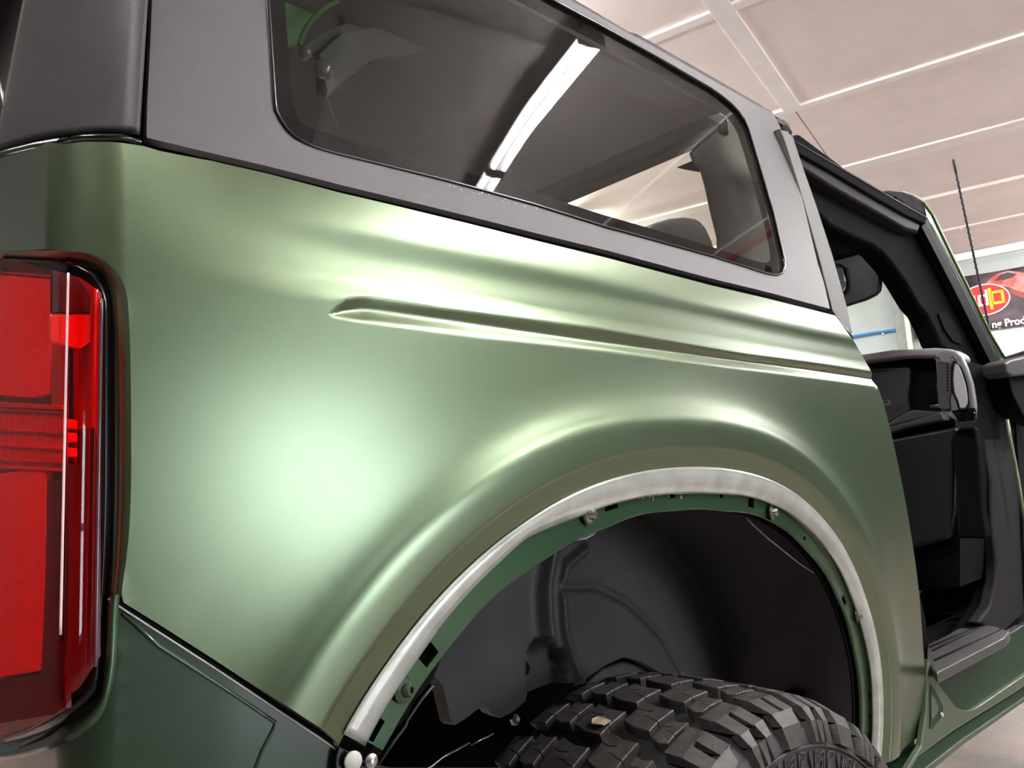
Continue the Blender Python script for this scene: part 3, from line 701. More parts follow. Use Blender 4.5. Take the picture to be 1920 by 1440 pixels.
# back of the lamp
V = [];
lampshell('lamp_housing', [(xr+0.012, 0.29), (xr+0.012, 0.02), (xr+0.016, 0.008), (xr+0.021, 0.012), (xr+0.03, 0.03)], [(-80, 480), (0, 484), (101, 492), (200, 560)], [(-80, 1400), (0, 1388), (104, 1352), (200, 1220)], REDD, TLp, 4)
xi = xr+0.004
def lampblk(name, poly, m, x=xi, th=0.006, b=0.0008): return slab(name, poly, 0, x, th, m, TLp, b)
lampblk('upper_reflector', [(-14, 508), (2, 516), (94, 524), (95, 640), (90, 738), (60, 746), (-14, 740)], REDR)
lampblk('reflector_frame', [(-14, 500), (0, 508), (100, 516), (118, 522), (118, 780), (96, 770), (97, 520), (0, 512), (-14, 504)], REDD, xi+0.001, 0.004)
lampblk('lower_reflector', [(-14, 892), (0, 888), (60, 880), (84, 884), (84, 1000), (80, 1130), (74, 1258), (40, 1264), (0, 1270), (-14, 1280)], REDR)
# fluted signal band
for k in range(30):
    p0 = -14+k*6.0
    if p0 > 112: break
    lampblk('flute', [(p0, 775), (p0+4.6, 775), (p0+4.2, 878), (p0-0.4, 880)], REDB, xi+0.0005, 0.004, 0.0006)
for yy, hh in ((756, 9), (768, 5), (806, 6), (835, 5), (862, 6), (876, 5)):
    lampblk('signal_bar', [(-14, yy-6), (0, yy-2), (115, yy+4), (115, yy+4+hh), (0, yy-2+hh), (-14, yy-6+hh)], REDD if yy in (768, 806, 862) else REDB, xi-0.001, 0.004, 0.0008)
# side window of the lamp: stacked bright blocks
for yy in (785, 810, 838):
    slab('side_prism', [(126, yy), (146, yy+2), (146, yy+20), (126, yy+19)], 1, 0.004, 0.006, REDB, TLp, 0.001)
slab('side_reflector', [(94, 590), (172, 590), (172, 640), (150, 655), (94, 640)], 1, 0.009, 0.004, REDB, TLp, 0.001)
for yy, h in ((968, 24), (1083, 7), (1130, 4)): lampblk('prism', [(98, yy), (110, yy), (110, yy+h), (98, yy+h)], REDB, xi+0.003, 0.004)
DR2 = mat('lamp_shroud', (0.05, 0.001, 0.003), 0.35)
lampblk('lower_shroud', [(-14, 1290), (0, 1276), (78, 1264), (84, 1230), (118, 1200), (122, 1330), (50, 1372), (0, 1390), (-14, 1404)], DR2, xi-0.0005, 0.004)
lampblk('dark_divider', [(88, 900), (120, 900), (112, 1230), (78, 1262), (84, 1100)], DR2, xi+0.0012, 0.004)
slab('side_shroud', [(147, 806), (180, 800), (190, 900), (190, 1230), (150, 1290), (112, 1320), (124, 1190), (126, 870), (147, 868)], 1, 0.0085, 0.004, DR2, TLp, 0.001)
slab('upper_shroud', [(96, 505), (150, 520), (176, 560), (176, 586), (96, 586)], 1, 0.0095, 0.004, DR2, TLp, 0.001)
# black rear fascia and lift-gate glass at the left frame edge
box('liftgate_glass', (0.160, 0.87, 1.46), (0.01, 1.46, 0.38), GLOSSB, CAR, 0, 0.003)
box('tailgate', (0.185, 1.02, 0.90), (0.04, 1.2, 0.74), SATIN, CAR, 0, 0.012)
tube('liftgate_handle', [hx(-8, 130, 0.135), hx(2, 160, 0.133), hx(8, 205, 0.133)], 0.0016, STEEL, CAR, 8)  # bright steel tube for the thin streak on the lift-gate glass

# ---- hard top
TAU = math.tan(math.radians(5.5)); HB = 1.268
def hty(z): return 0.008+(z-HB)*TAU
def hht(px, py, off=0.0):
    y = 0.03
    for _ in range(12): p = hy(px, py, y); y = hty(p.z)+off+tap(p.x)
    return hy(px, py, y)
def sz(px, py, off=0.0): p = hht(px, py, off); return (p.x, p.z)
def htmap(off=0.0):
    def f(s, z):
        y = hty(z)+off+tap(s)
        if z > 1.658: y += 1.6*(z-1.658)+8*(z-1.658)**2
        return Vector((s, y, z))
    return f
win = [(515, 190), (517, 208), (527, 227), (538, 243), (553, 257), (574, 268), (600, 278), (640, 289), (833, 337), (1000, 383), (1140, 427), (1167, 434), (1333, 480), (1435, 512), (1455, 516), (1467, 512), (1471, 500), (1470, 485), (1467, 473), (1450, 400), (1417, 287), (1404, 243), (1396, 225), (1385, 209), (1370, 194), (1350, 178), (1333, 166), (1223, 102), (1130, 50), (1037, 0)]
W2 = [sz(*p) for p in win]
zt = W2[-1][1]; x0 = W2[0][0]
print('window', W2[0], W2[-1], W2[-3])
WIN = W2+[(0.45, zt+0.002), (x0+0.06, zt+0.002), (x0+0.03, zt-0.006), (x0+0.010, zt-0.022), (x0+0.001, zt-0.05), (x0, 1.45)]
hb = [sz(*p) for p in [(275, 258), (400, 288), (500, 311), (640, 347), (833, 394), (1000, 436), (1140, 470), (1333, 522), (1440, 548), (1556, 579)]]
hr = [sz(*p) for p in [(1545, 530), (1533, 493), (1503, 367), (1480, 290), (1463, 238), (1450, 213)]]
ht_ = [sz(*p) for p in [(1447, 208), (1433, 191), (1400, 168), (1367, 148), (1277, 100), (1190, 52), (1100, 2)]]
ztop = ht_[-1][1]; xs = sz(285, 0)[0]
print('ht', ht_[0], ht_[-1], xs)
HO = hb+hr+ht_+[(0.5, ztop), (xs, ztop)]+[sz(*p) for p in [(285, 0), (281, 100), (276, 200)]]
sheet('hardtop_side', resample(HO, 0.009), [resample(WIN, 0.006)], [], 0.012, htmap(), HARD, CAR, 0.010, HARD, None, True)
# roof skin of the hard top and front bevel
V = []; yt = hty(ztop)
rp = [(0.03, -0.002), (0.06, 0.004), (0.12, 0.008), (0.8, 0.02), (1.5, 0.008), (1.6, 0.0)]
prof = [(0.0, -0.01)]+rp
Vt = []
for x in (xs, 0.6, 0.95, 1.13):
    for dy, dz in prof: Vt.append((x, yt+0.03+dy, ztop-0.012+dz))
for x in (xs, 0.6, 0.95, 1.13):
    for dy, dz in prof: Vt.append((x, yt+0.02+dy, ztop-0.04+dz*0.5))
n = len(prof); Fc = []
for i in range(3):
    for k in range(n-1):
        Fc.append([i*n+k, (i+1)*n+k, (i+1)*n+k+1, i*n+k+1]); Fc.append([(i+4)*n+k, (i+4)*n+k+1, (i+5)*n+k+1, (i+5)*n+k])
for k in range(n-1): Fc.append([3*n+k, 7*n+k, 7*n+k+1, 3*n+k+1]); Fc.append([k, k+1, 4*n+k+1, 4*n+k])
for i in range(3): Fc.append([i*n, (i+4)*n, (i+5)*n, (i+1)*n])
obj('hardtop_roof', Vt, Fc, HARD, CAR)
# rear corner pillar: a flat facet from the seam to the lift-gate edge
V = []; Fc = []; ROWS = 30; COLS = 14
lft = [(-140, 78), (0, 53), (50, 43), (253, 3), (300, -6)]
bt = [(-40, 302), (3, 284), (30, 275), (67, 265), (100, 259), (133, 255), (200, 249), (262, 253), (300, 262)]
for i in range(ROWS+1):
    t = i/ROWS
    py = -130+t*(284+130); L = hx(interp(lft, py), py, 0.137)
    pr = -150+t*(252+150); sx_r = 262+(pr-255)*(-0.062); Rr = Vector((0, 0, 0)); q = hy(sx_r, pr, 0.024+0.01*(1-t)); Rr = Vector((q.x, q.y, q.z))
    for k in range(COLS+1):
        u = k/COLS; uu = u; P_k = Rr.lerp(L, uu); n_ = Vector((-0.8, -0.6, 0)); P_k = P_k+n_*(0.012*math.sin(math.pi*min(1, u*1.0))**0.6*(1 if u < 0.999 else 0))
        V.append(P_k)
# settle the lower edge on the curve above the body
for k in range(COLS+1):
    v = V[ROWS*(COLS+1)+k]; px = proj(v)[0]; zb = zfor(v.x, v.y, interp(bt, px)); dz = zb-v.z
    for i in range(ROWS+1): V[i*(COLS+1)+k] = V[i*(COLS+1)+k]+Vector((0, 0, dz*(i/ROWS)**3))
for i in range(ROWS):
    for k in range(COLS): Fc.append([i*(COLS+1)+k, (i+1)*(COLS+1)+k, (i+1)*(COLS+1)+k+1, i*(COLS+1)+k+1])
cp = obj('corner_pillar', V, Fc, mat('hardtop_grey_pillar', (0.055, 0.050, 0.054), 0.5, 0.1, bump=0.25, bscale=1600), CAR, True)  # hard-top grey darkened to paint the shade of the rear-facing facet
md = cp.modifiers.new('s', 'SOLIDIFY'); md.thickness = 0.004; md.offset = -1
# dark backing behind all shut lines
slab('shut_line_seal', [(280, 230), (330, 262), (640, 335), (1000, 425), (1556, 565), (1600, 640), (1530, 620), (1140, 510), (640, 385), (330, 312), (280, 300)], 1, 0.050, 0.02, BLACK, CAR)
slab('pillar_seal', [(262, -80), (330, -80), (320, 280), (262, 270)], 1, 0.052, 0.01, BLACK, CAR)
V = [(0.13, 0.05, 1.24), (0.15, 0.03, 1.24), (0.2, 0.02, 1.24), (0.2, 0.02, 1.30), (0.15, 0.05, 1.30), (0.14, 0.075, 1.30), (0.14, 0.4, 1.24), (0.14, 0.4, 1.30)]
obj('corner_seal', [(0.165, 0.4, 1.23), (0.175, 0.11, 1.23), (0.186, 0.06, 1.23), (0.21, 0.045, 1.23), (0.165, 0.4, 1.34), (0.175, 0.11, 1.34), (0.186, 0.06, 1.33), (0.21, 0.045, 1.33)], [[0, 1, 5, 4], [1, 2, 6, 5], [2, 3, 7, 6]], BLACK, CAR)
tube('corner_seal_lip', [Vector(body(*uns(*p, False, 0.002), -0.004, False))+Vector((0, 0, 0.0035)) for p in [(-30, 296), (0, 290), (50, 278), (100, 268), (133, 263), (180, 259), (230, 260), (268, 270)]], 0.0028, GLOSSB, CAR, 8)

# quarter glass
gl_in = [Vector((p[0], p[1], 0)) for p in WIN]
def gmap(s, z): 
    c = 0.0
    return Vector((s, hty(z)+0.004+tap(s), z))
glass_o = sheet('quarter_glass', resample(WIN, 0.012), [], [], 0.02, gmap, QGLASS, CAR, 0, None, None, False)
glass_o['label'] = 'dusty rear side window mirroring a twin-tube light'
def shrink(poly, dfun):
    A = np.array(poly); tg_ = np.roll(A, -1, 0)-np.roll(A, 1, 0); tg_ /= np.linalg.norm(tg_, axis=1)[:, None]+1e-12; nn = np.stack([-tg_[:, 1], tg_[:, 0]], 1)
    return [tuple(a+n_*dfun(a)) for a, n_ in zip(A, nn)]
area = sum(WIN[i][0]*WIN[(i+1) % len(WIN)][1]-WIN[(i+1) % len(WIN)][0]*WIN[i][1] for i in range(len(WIN)))
def smoothpoly(p, k):
    A = np.array(p)
    for _ in range(k): A = 0.25*np.roll(A, 1, 0)+0.5*A+0.25*np.roll(A, -1, 0)
    return [tuple(a) for a in A]
WR = resample(WIN, 0.008)
inner = smoothpoly(shrink(WR, lambda a: (0.022 if area > 0 else -0.022)), 14)
sheet('glass_border', WR, [inner], [], 0.02, htmap(0.010), FRIT, CAR, 0, None, None, False)
tube('window_seal', [htmap(0.001)(*p) for p in WR], 0.0028, GLOSSB, CAR, 6, True)
# water beads left along the lower seal
for k in range(26):
    px = random.choice([random.uniform(820, 900), random.uniform(900, 1010)]); py = 347+(px-833)*0.262+random.uniform(-7, 2)
    c = hht(px, py, 0.001); lathe('water_bead', [(0.0011, 0), (0.0009, 0.0008), (0.0003, 0.0012)], c, (0, -1, 0.1), MAT['clear_ridge'] if k % 2 else STEEL, glass_o, 7)

# B-pillar strip in grained plastic, its latch and lower seal
def prism_line(name, A, B, y, th, m, bevel=0.002, ax=1): return slab(name, list(A)+list(B)[::-1], ax, y, th, m, CAR, bevel)
bp = slab('pillar_strip', [(1466, 243), (1478, 246), (1489, 262), (1512, 330), (1533, 390), (1562, 480), (1588, 573), (1599, 625), (1586, 618), (1561, 582), (1558, 568), (1535, 480), (1503, 365), (1473, 268), (1462, 240)], 1, 0.030, 0.035, STRIPM, CAR, 0.002)
bp['label'] = 'grained grey strip up the rear edge of the door opening'
slab('pillar_latch', [(1452, 216), (1462, 222), (1474, 232), (1486, 246), (1485, 251), (1476, 247), (1464, 240), (1456, 232)], 1, 0.07, 0.05, BLACK, CAR, 0.001)
slab('latch_grip', [(1448, 214), (1456, 222), (1470, 224), (1476, 232), (1470, 236), (1457, 228)], 1, 0.064, 0.03, mat('rough_black', (0.02, 0.02, 0.02), 0.6, bump=1.0, bscale=300), CAR, 0.001)
slab('belt_seal', [(1566, 592), (1600, 628), (1602, 640), (1596, 652), (1586, 645), (1572, 612)], 1, 0.014, 0.03, GLOSSB, CAR, 0.003)

# ---- roof rail, header, windshield pillar
slab('rail_seal', [(1484, 260), (1560, 302), (1656, 358), (1739, 405), (1736, 420), (1700, 404), (1640, 370), (1560, 322), (1492, 284)], 1, 0.045, 0.02, VOID, CAR, 0.003)
tube('rail_drip', [hy(*p, 0.045) for p in [(1484, 262), (1560, 306), (1656, 362), (1737, 408)]], 0.0018, TRIMG, CAR, 8)
slab('rail_trim', [(1492, 284), (1560, 322), (1640, 370), (1700, 404), (1728, 420), (1722, 436), (1700, 430), (1640, 396), (1560, 350), (1500, 312)], 1, 0.052, 0.03, mat('soft_black_trim', (0.020, 0.019, 0.019), 0.6, spec=0.12), CAR, 0.007)
# wide inner trim that runs down the pillar
pil = [(1496, 305), (1560, 345), (1640, 392), (1700, 428), (1730, 436), (1745, 456), (1800, 560), (1850, 660), (1885, 735), (1903, 790), (1912, 900), (1918, 960), (1925, 1100), (1910, 1180), (1885, 1195), (1820, 1190), (1836, 1166), (1858, 1130), (1867, 1090), (1866, 1040), (1860, 985), (1858, 900), (1838, 800), (1826, 770), (1815, 700), (1790, 665), (1766, 649), (1758, 628), (1739, 590), (1725, 574), (1698, 528), (1676, 498), (1655, 474), (1638, 461), (1600, 445), (1560, 425), (1520, 385)]
slab('windshield_pillar_trim', pil, 1, 0.075, 0.05, TRIMB, CAR, 0.010)
tube('pillar_edge_bead', cat_spline([hy(*p, 0.072) for p in [(1500, 309), (1560, 346), (1640, 394), (1700, 428), (1722, 437), (1738, 456), (1795, 562), (1845, 662), (1880, 740)]], 5), 0.009, mat('pillar_sheen', (0.022, 0.021, 0.021), 0.5, spec=0.15), CAR, 10)  # lighter tube painting the soft sheen along the trim edge
slab('pillar_speaker_slot', [(1760, 588), (1778, 586), (1792, 610), (1805, 636), (1802, 645), (1788, 640), (1772, 618)], 1, 0.070, 0.01, VOID, CAR, 0.001)
slab('pillar_seal_outer', [(1739, 406), (1750, 424), (1800, 520), (1850, 618), (1880, 682), (1905, 738), (1900, 760), (1885, 735), (1845, 655), (1790, 545), (1728, 425)], 1, 0.050, 0.02, BLACK, CAR, 0.002)
tube('pillar_bright_line', [hy(*p, 0.045) for p in [(1742, 418), (1790, 512), (1840, 612), (1878, 690), (1898, 735)]], 0.0011, TRIML, CAR, 6)
slab('pillar_outer_skin', [(1731, 378), (1736, 382), (1748, 402), (1783, 475), (1826, 562), (1857, 626), (1884, 672), (1878, 680), (1847, 620), (1797, 522), (1749, 426), (1737, 404)], 1, 0.058, 0.012, GLOSS, CAR, 0.002)
tube('pillar_skin_edge', [hy(*p, 0.056) for p in [(1732, 378), (1749, 402), (1784, 475), (1827, 562), (1858, 626), (1884, 670)]], 0.0025, mat('lit_green_edge', (0.45, 0.55, 0.28), 0.3, 0.3), CAR, 6)  # lighter green paints the light caught along this edge
hc = slab('header_corner_cap', [(1655, 358), (1668, 356), (1693, 359), (1712, 366), (1731, 378), (1739, 400), (1738, 405), (1700, 386)], 1, 0.060, 0.25, mat('cap_charcoal', (0.03, 0.028, 0.03), 0.8, spec=0.05), CAR, 0.006)
slab('cap_slot', [(1680, 368), (1690, 374), (1697, 379), (1692, 381), (1683, 375)], 1, 0.056, 0.01, VOID, hc)
tube('header_edge', [hx(*p, 1.98) for p in [(1731, 378), (1712, 366), (1693, 359)]], 0.0035, EDGEF, CAR, 6)
# roof crossbars: windshield header, rear hoop of hard top, far rail
box('windshield_header', (2.00, 0.85, 1.56), (0.22, 1.5, 0.07), TRIMB, CAR, 0, 0.02)
hd = hx(1267, 280, 1.22)
zh = hd.z
box('roof_lining', (0.66, 0.86, zh+0.012), (1.12, 1.50, 0.02), HEADL, CAR)
box('roof_front_rim', (1.215, 0.86, zh+0.005), (0.03, 1.5, 0.035), TRIMB, CAR, 0, 0.004)
box('far_roof_rail', (1.6, 1.62, 1.56), (0.9, 0.10, 0.08), TRIMB, CAR, 0, 0.01)
slab('near_roof_rail', [(1300, 300), (1500, 250), (1700, 400), (1500, 340), (1450, 330)], 1, 0.16, 0.05, TRIMB, CAR, 0.01)
# far side of the cabin
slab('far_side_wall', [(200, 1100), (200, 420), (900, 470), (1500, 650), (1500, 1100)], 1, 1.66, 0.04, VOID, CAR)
box('far_hardtop_side', (0.65, 1.66, 1.44), (1.1, 0.04, 0.38), TRIMB, CAR)
box('rear_bulkhead', (0.20, 0.86, 1.0), (0.02, 1.5, 0.5), TRIMB, CAR)
# near B pillar trim seen through the glass and headrest
nb = slab('belt_pillar_trim', [(1296, 285), (1303, 303), (1306, 308), (1315, 312), (1325, 350), (1336, 400), (1347, 445), (1350, 520), (1600, 700), (1560, 480), (1480, 230), (1400, 200)], 1, 0.115, 0.006, mat('pillar_trim_grey', (0.055, 0.055, 0.05), 0.55, bump=0.2, bscale=800), CAR, 0.004)
box('inner_side_trim', (0.72, 0.12, 1.285), (1.0, 0.12, 0.02), TRIMG, CAR, 0, 0.005)
seat = slab('front_seat_headrest', [(1225, 425), (1240, 414), (1266, 406), (1293, 403), (1306, 405), (1317, 411), (1328, 424), (1340, 450), (1350, 490), (1340, 560), (1220, 560)], 1, 0.42, 0.12, mat('seat_cloth', (0.05, 0.05, 0.05), 0.85, bump=0.5, bscale=500), CAR, 0.02)
# curved grey and green shapes set behind the rear side glass
ym = 0.28
def arcline(p, y): return cat_spline([hy(*q, y) for q in p], 6)
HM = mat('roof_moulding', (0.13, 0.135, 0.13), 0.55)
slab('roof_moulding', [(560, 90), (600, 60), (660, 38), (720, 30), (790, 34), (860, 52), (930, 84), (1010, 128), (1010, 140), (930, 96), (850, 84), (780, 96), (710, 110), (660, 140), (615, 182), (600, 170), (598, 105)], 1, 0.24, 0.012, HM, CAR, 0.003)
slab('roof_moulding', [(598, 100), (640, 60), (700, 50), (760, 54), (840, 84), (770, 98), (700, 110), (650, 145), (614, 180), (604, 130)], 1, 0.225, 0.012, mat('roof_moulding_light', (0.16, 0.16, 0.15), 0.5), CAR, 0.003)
tube('hoop_tube', arcline([(562, 84), (570, 62), (584, 40), (606, 18), (636, 0), (690, -22)], 0.21), 0.0035, mat('hoop_green', (0.16, 0.36, 0.12), 0.2, 0.3, 1.0), CAR, 12)
slab('green_inner_panel', [(520, -40), (730, -40), (660, -8), (610, 15), (580, 45), (566, 80), (520, 90)], 1, 0.25, 0.01, mat('green_inner', (0.15, 0.32, 0.13), 0.4), CAR)
for (px, py, r) in ((572, 103, 0.008), (606, 132, 0.012)):
    lathe('hinge_knob', [(r, 0), (r, 0.006), (r*0.7, 0.011), (r*0.2, 0.013)], hy(px, py, 0.215), (-0.3, -1, 0), mat('satin_grey_knob', (0.25, 0.25, 0.25), 0.2, 0.3), CAR, 18)
tube('trim_cord', arcline([(604, 160), (618, 200), (634, 238)], 0.21), 0.0009, HM, CAR, 5)

# ---- windshield glass, visor, dash
wsx = 2.02
obj('windshield', [(2.02, 0.10, 1.55), (2.02, 1.60, 1.55), (2.42, 1.64, 1.22), (2.42, 0.06, 1.22)], [[0, 1, 2, 3]], WGLASS, CAR)
vs_ = slab('sun_visor', [(1500, 440), (1560, 442), (1600, 452), (1633, 461), (1641, 468), (1646, 490), (1650, 530), (1648, 545), (1640, 553), (1622, 562), (1590, 572), (1500, 600)], 0, 1.90, 0.018, mat('visor_black', (0.02, 0.02, 0.022), 0.5, bump=0.2, bscale=700), CAR, 0.004)
tube('visor_mirror_frame', [hx(*p, 1.897) for p in [(1530, 494), (1575, 497), (1583, 502), (1588, 535), (1584, 546), (1578, 550), (1530, 555)]], 0.0035, GLOSSB, vs_, 8)
tube('visor_arm', [hx(*p, 1.89) for p in [(1612, 447), (1622, 462), (1638, 463), (1645, 461)]], 0.005, TRIMG, CAR, 8)
slab('header_trim', [(1480, 330), (1560, 400), (1640, 440), (1650, 465), (1625, 462), (1560, 447), (1480, 445)], 0, 1.93, 0.05, VOID, CAR)
xd = 2.02
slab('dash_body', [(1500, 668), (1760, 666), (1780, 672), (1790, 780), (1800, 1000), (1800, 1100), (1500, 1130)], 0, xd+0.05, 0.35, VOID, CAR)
slab('dash_top_pad', [(1500, 676), (1611, 665), (1671, 656), (1752, 652), (1779, 654), (1796, 663), (1800, 676), (1770, 680), (1755, 669), (1690, 670), (1630, 678), (1500, 694)], 0, xd, 0.09, mat('dash_pad', (0.28, 0.26, 0.27), 0.55, bump=0.25, bscale=900), CAR, 0.008)
slab('dash_recess', [(1610, 690), (1700, 688), (1705, 690), (1703, 740), (1704, 770), (1698, 776), (1664, 795), (1640, 800), (1610, 800)], 0, xd+0.035, 0.04, mat('dash_inlay', (0.028, 0.026, 0.028), 0.45), CAR, 0.006)
slab('dash_shelf', [(1600, 800), (1664, 794), (1700, 772), (1712, 768), (1765, 772), (1768, 780), (1720, 786), (1670, 800), (1600, 812)], 0, xd+0.015, 0.06, TRIMG, CAR, 0.004)
slab('glove_box_rim', [(1600, 815), (1668, 800), (1765, 773), (1770, 788), (1700, 802), (1672, 812), (1600, 828)], 0, xd+0.005, 0.05, TRIMG, CAR, 0.004)
slab('glove_box_door', [(1600, 832), (1672, 822), (1760, 806), (1790, 800), (1800, 812), (1788, 830), (1786, 960), (1780, 1010), (1600, 1060)], 0, xd+0.018, 0.04, mat('glove_black', (0.010, 0.0095, 0.011), 0.38), CAR, 0.012)
slab('dash_end_panel', [(1784, 826), (1792, 806), (1800, 802), (1828, 800), (1836, 850), (1842, 960), (1850, 1010), (1795, 1010), (1790, 900)], 0, xd+0.012, 0.04, TRIMB, CAR, 0.008)
slab('dash_vent', [(1735, 722), (1757, 720), (1760, 752), (1736, 758)], 0, xd+0.03, 0.02, GLOSSB, CAR, 0.003)
tube('vent_wheel', [hx(*p, xd+0.02) for p in [(1744, 763), (1760, 761)]], 0.005, TRIMG, CAR, 8)
tube('dash_clip', [hx(*p, xd+0.02) for p in [(1655, 752), (1668, 752), (1668, 758), (1655, 759)]], 0.002, TRIML, CAR, 6)
# grab handle: padded upright, outer frame, light inlay, base with two screws
gh = slab('grab_handle', [(1755, 660), (1770, 655), (1790, 658), (1802, 668), (1812, 690), (1822, 720), (1828, 760), (1827, 790), (1800, 792), (1786, 786), (1772, 778), (1762, 768), (1758, 740), (1755, 700), (1754, 676)], 0, xd-0.04, 0.022, TRIML, CAR, 0.005)
gh['label'] = 'grey grab handle at the end of the dash'
slab('handle_pad', [(1755, 676), (1781, 678), (1784, 700), (1783, 735), (1780, 750), (1782, 768), (1768, 769), (1759, 765), (1756, 720)], 0, xd-0.048, 0.02, mat('handle_pad', (0.055, 0.053, 0.055), 0.6, bump=0.5, bscale=900), gh, 0.004)
slab('handle_opening', [(1789, 682), (1797, 684), (1806, 705), (1813, 735), (1814, 755), (1808, 766), (1800, 765), (1796, 750), (1789, 735), (1787, 710)], 0, xd-0.044, 0.01, mat('light_inlay', (0.6, 0.6, 0.6), 0.5), gh, 0.002)
tube('handle_rim', cat_spline([hx(*p, xd-0.048) for p in [(1788, 680), (1798, 683), (1808, 706), (1815, 735), (1816, 758), (1808, 768), (1799, 766), (1794, 750), (1787, 735), (1785, 706)]], 4, True), 0.0022, GLOSSB, gh, 6, True)
slab('handle_base', [(1783, 770), (1826, 764), (1827, 789), (1796, 790), (1790, 780)], 0, xd-0.046, 0.02, TRIMB, gh, 0.003)
for p in ((1806, 779), (1824, 777), (1787, 672), (1759, 673)): lathe('screw', [(0.006, 0), (0.006, 0.004), (0.003, 0.004), (0.003, 0.001)], hx(*p, xd-0.048), (-1, 0, 0), GLOSSB if p[1] > 700 else STEEL, gh, 10)
for k in range(9): slab('stitch', [(1775, 682+k*6), (1778, 682+k*6), (1778, 685+k*6), (1775, 685+k*6)], 0, xd-0.0495, 0.002, BLACK, gh)

# ---- lower door opening: hinge pillar, sill plate, seat, carpet, rocker
slab('hinge_pillar_trim', [(1832, 772), (1925, 772), (1935, 1000), (1935, 1140), (1905, 1165), (1880, 1190), (1835, 1168), (1858, 1135), (1868, 1090), (1869, 1050), (1861, 985), (1858, 900), (1845, 830)], 1, 0.066, 0.03, mat('kick_trim', (0.016, 0.015, 0.016), 0.6, spec=0.1, bump=0.3, bscale=700), CAR, 0.008)
slab('front_door_shut_face', [(1888, 670), (1950, 650), (1950, 1160), (1925, 1150), (1915, 940), (1905, 800), (1896, 760)], 1, 0.060, 0.02, VOID, CAR)
tube('fender_edge', [hy(*p, 0.03) for p in [(1888, 786), (1895, 830), (1903, 868), (1912, 920), (1921, 980)]], 0.005, mat('olive_edge', (0.22, 0.24, 0.15), 0.35, 0.3), CAR, 8)
tube('door_wire', [hy(*p, 0.02) for p in [(1892, 700), (1896, 722), (1905, 735), (1912, 745)]], 0.004, TRIML, CAR, 6)
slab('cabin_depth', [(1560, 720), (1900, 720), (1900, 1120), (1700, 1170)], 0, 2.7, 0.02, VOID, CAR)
zs = 0.62
slab('cabin_floor', [(1735, 1150), (1800, 1152), (1845, 1158), (1816, 1170), (1741, 1212)], 2, zs-0.03, 0.02, CARPET, CAR)
sp = slab('sill_plate', [(1738, 1212), (1816, 1167), (1870, 1175), (1893, 1184), (1884, 1196), (1756, 1262), (1738, 1240)], 2, zs, 0.02, mat('sill_plastic', (0.055, 0.053, 0.054), 0.4, bump=0.4, bscale=600), CAR, 0.003)
for a, b in (((1744, 1213), (1833, 1174)), ((1752, 1238), (1876, 1180)), ((1748, 1220), (1838, 1176))):
    A = hz(*a, zs+0.001); B = hz(*b, zs+0.001); tube('sill_rib', [A, B], 0.0022, BLACK, sp, 6)
slab('sill_plate_edge', [(1738, 1238), (1756, 1260), (1884, 1194), (1920, 1172), (1920, 1190), (1884, 1204), (1757, 1274), (1738, 1262)], 1, 0.045, 0.02, TRIMG, CAR, 0.003)
slab('seat_side', [(1700, 1000), (1722, 1006), (1730, 1014), (1733, 1060), (1731, 1110), (1726, 1118), (1700, 1118)], 1, 0.20, 0.1, TRIMG, CAR, 0.008)
slab('seat_base_trim', [(1700, 1100), (1728, 1112), (1738, 1160), (1742, 1200), (1742, 1215), (1700, 1225)], 1, 0.12, 0.1, VOID, CAR, 0.01)
slab('rocker_recess', [(1752, 1262), (1884, 1200), (1960, 1150), (1960, 1250), (1836, 1324), (1824, 1330), (1812, 1332), (1793, 1326), (1775, 1303), (1762, 1284)], 1, 0.040, 0.02, JAMBG, CAR)
SATIN.node_tree.nodes['Principled BSDF'].inputs['Coat IOR'].default_value = 1.68
OLV = mat('satin_olive_jamb', (0.085, 0.11, 0.070), 0.42, 0.3, 0.2, 0.3)
slab('door_jamb', [(1741, 1235), (1752, 1262), (1763, 1285), (1776, 1303), (1794, 1326), (1812, 1333), (1826, 1330), (1840, 1322), (1960, 1240), (1960, 1262), (1900, 1302), (1790, 1370), (1722, 1420), (1700, 1460), (1690, 1460), (1728, 1400), (1738, 1330)], 1, 0.030, 0.012, OLV, CAR, 0.003)
slab('jamb_recess', [(1746, 1284), (1752, 1292), (1768, 1322), (1769, 1332), (1765, 1345), (1748, 1367), (1744, 1366)], 1, 0.0285, 0.002, JAMBG, CAR)
slab('jamb_boss', [(1746, 1300), (1752, 1308), (1760, 1326), (1758, 1337), (1747, 1350)], 1, 0.027, 0.002, OLV, CAR)
lathe('jamb_plug', [(0.005, 0), (0.004, 0.003), (0.001, 0.004)], hy(1765, 1340, 0.027), (0, -1, 0), EDGEF, CAR, 10)
slab('rocker_panel', [(1700, 1442), (1722, 1418), (1790, 1370), (1900, 1302), (1960, 1262), (1960, 1282), (1900, 1322), (1800, 1388), (1740, 1440), (1712, 1470), (1690, 1470)], 1, 0.040, 0.03, JAMBG, CAR, 0.002)
slab('rocker_lip', [(1732, 1444), (1800, 1390), (1900, 1322), (1960, 1282), (1960, 1290), (1900, 1331), (1805, 1398), (1750, 1444), (1722, 1470), (1708, 1470)], 1, 0.036, 0.03, OLV, CAR, 0.002)
box('inner_sill', (2.28, 0.17, 0.56), (1.86, 0.03, 0.10), VOID, CAR)  # dark backing added to block the bright view past the sill plate
box('under_floor', (2.0, 0.88, 0.58), (1.2, 1.3, 0.02), VOID, CAR)
# weld beads under the plate
tube('weld_bead', [hy(1757+i*4.2, 1274-i*2.25+random.uniform(-1.3, 1.3), 0.036) for i in range(27)], 0.0014, EDGEF, CAR, 5)

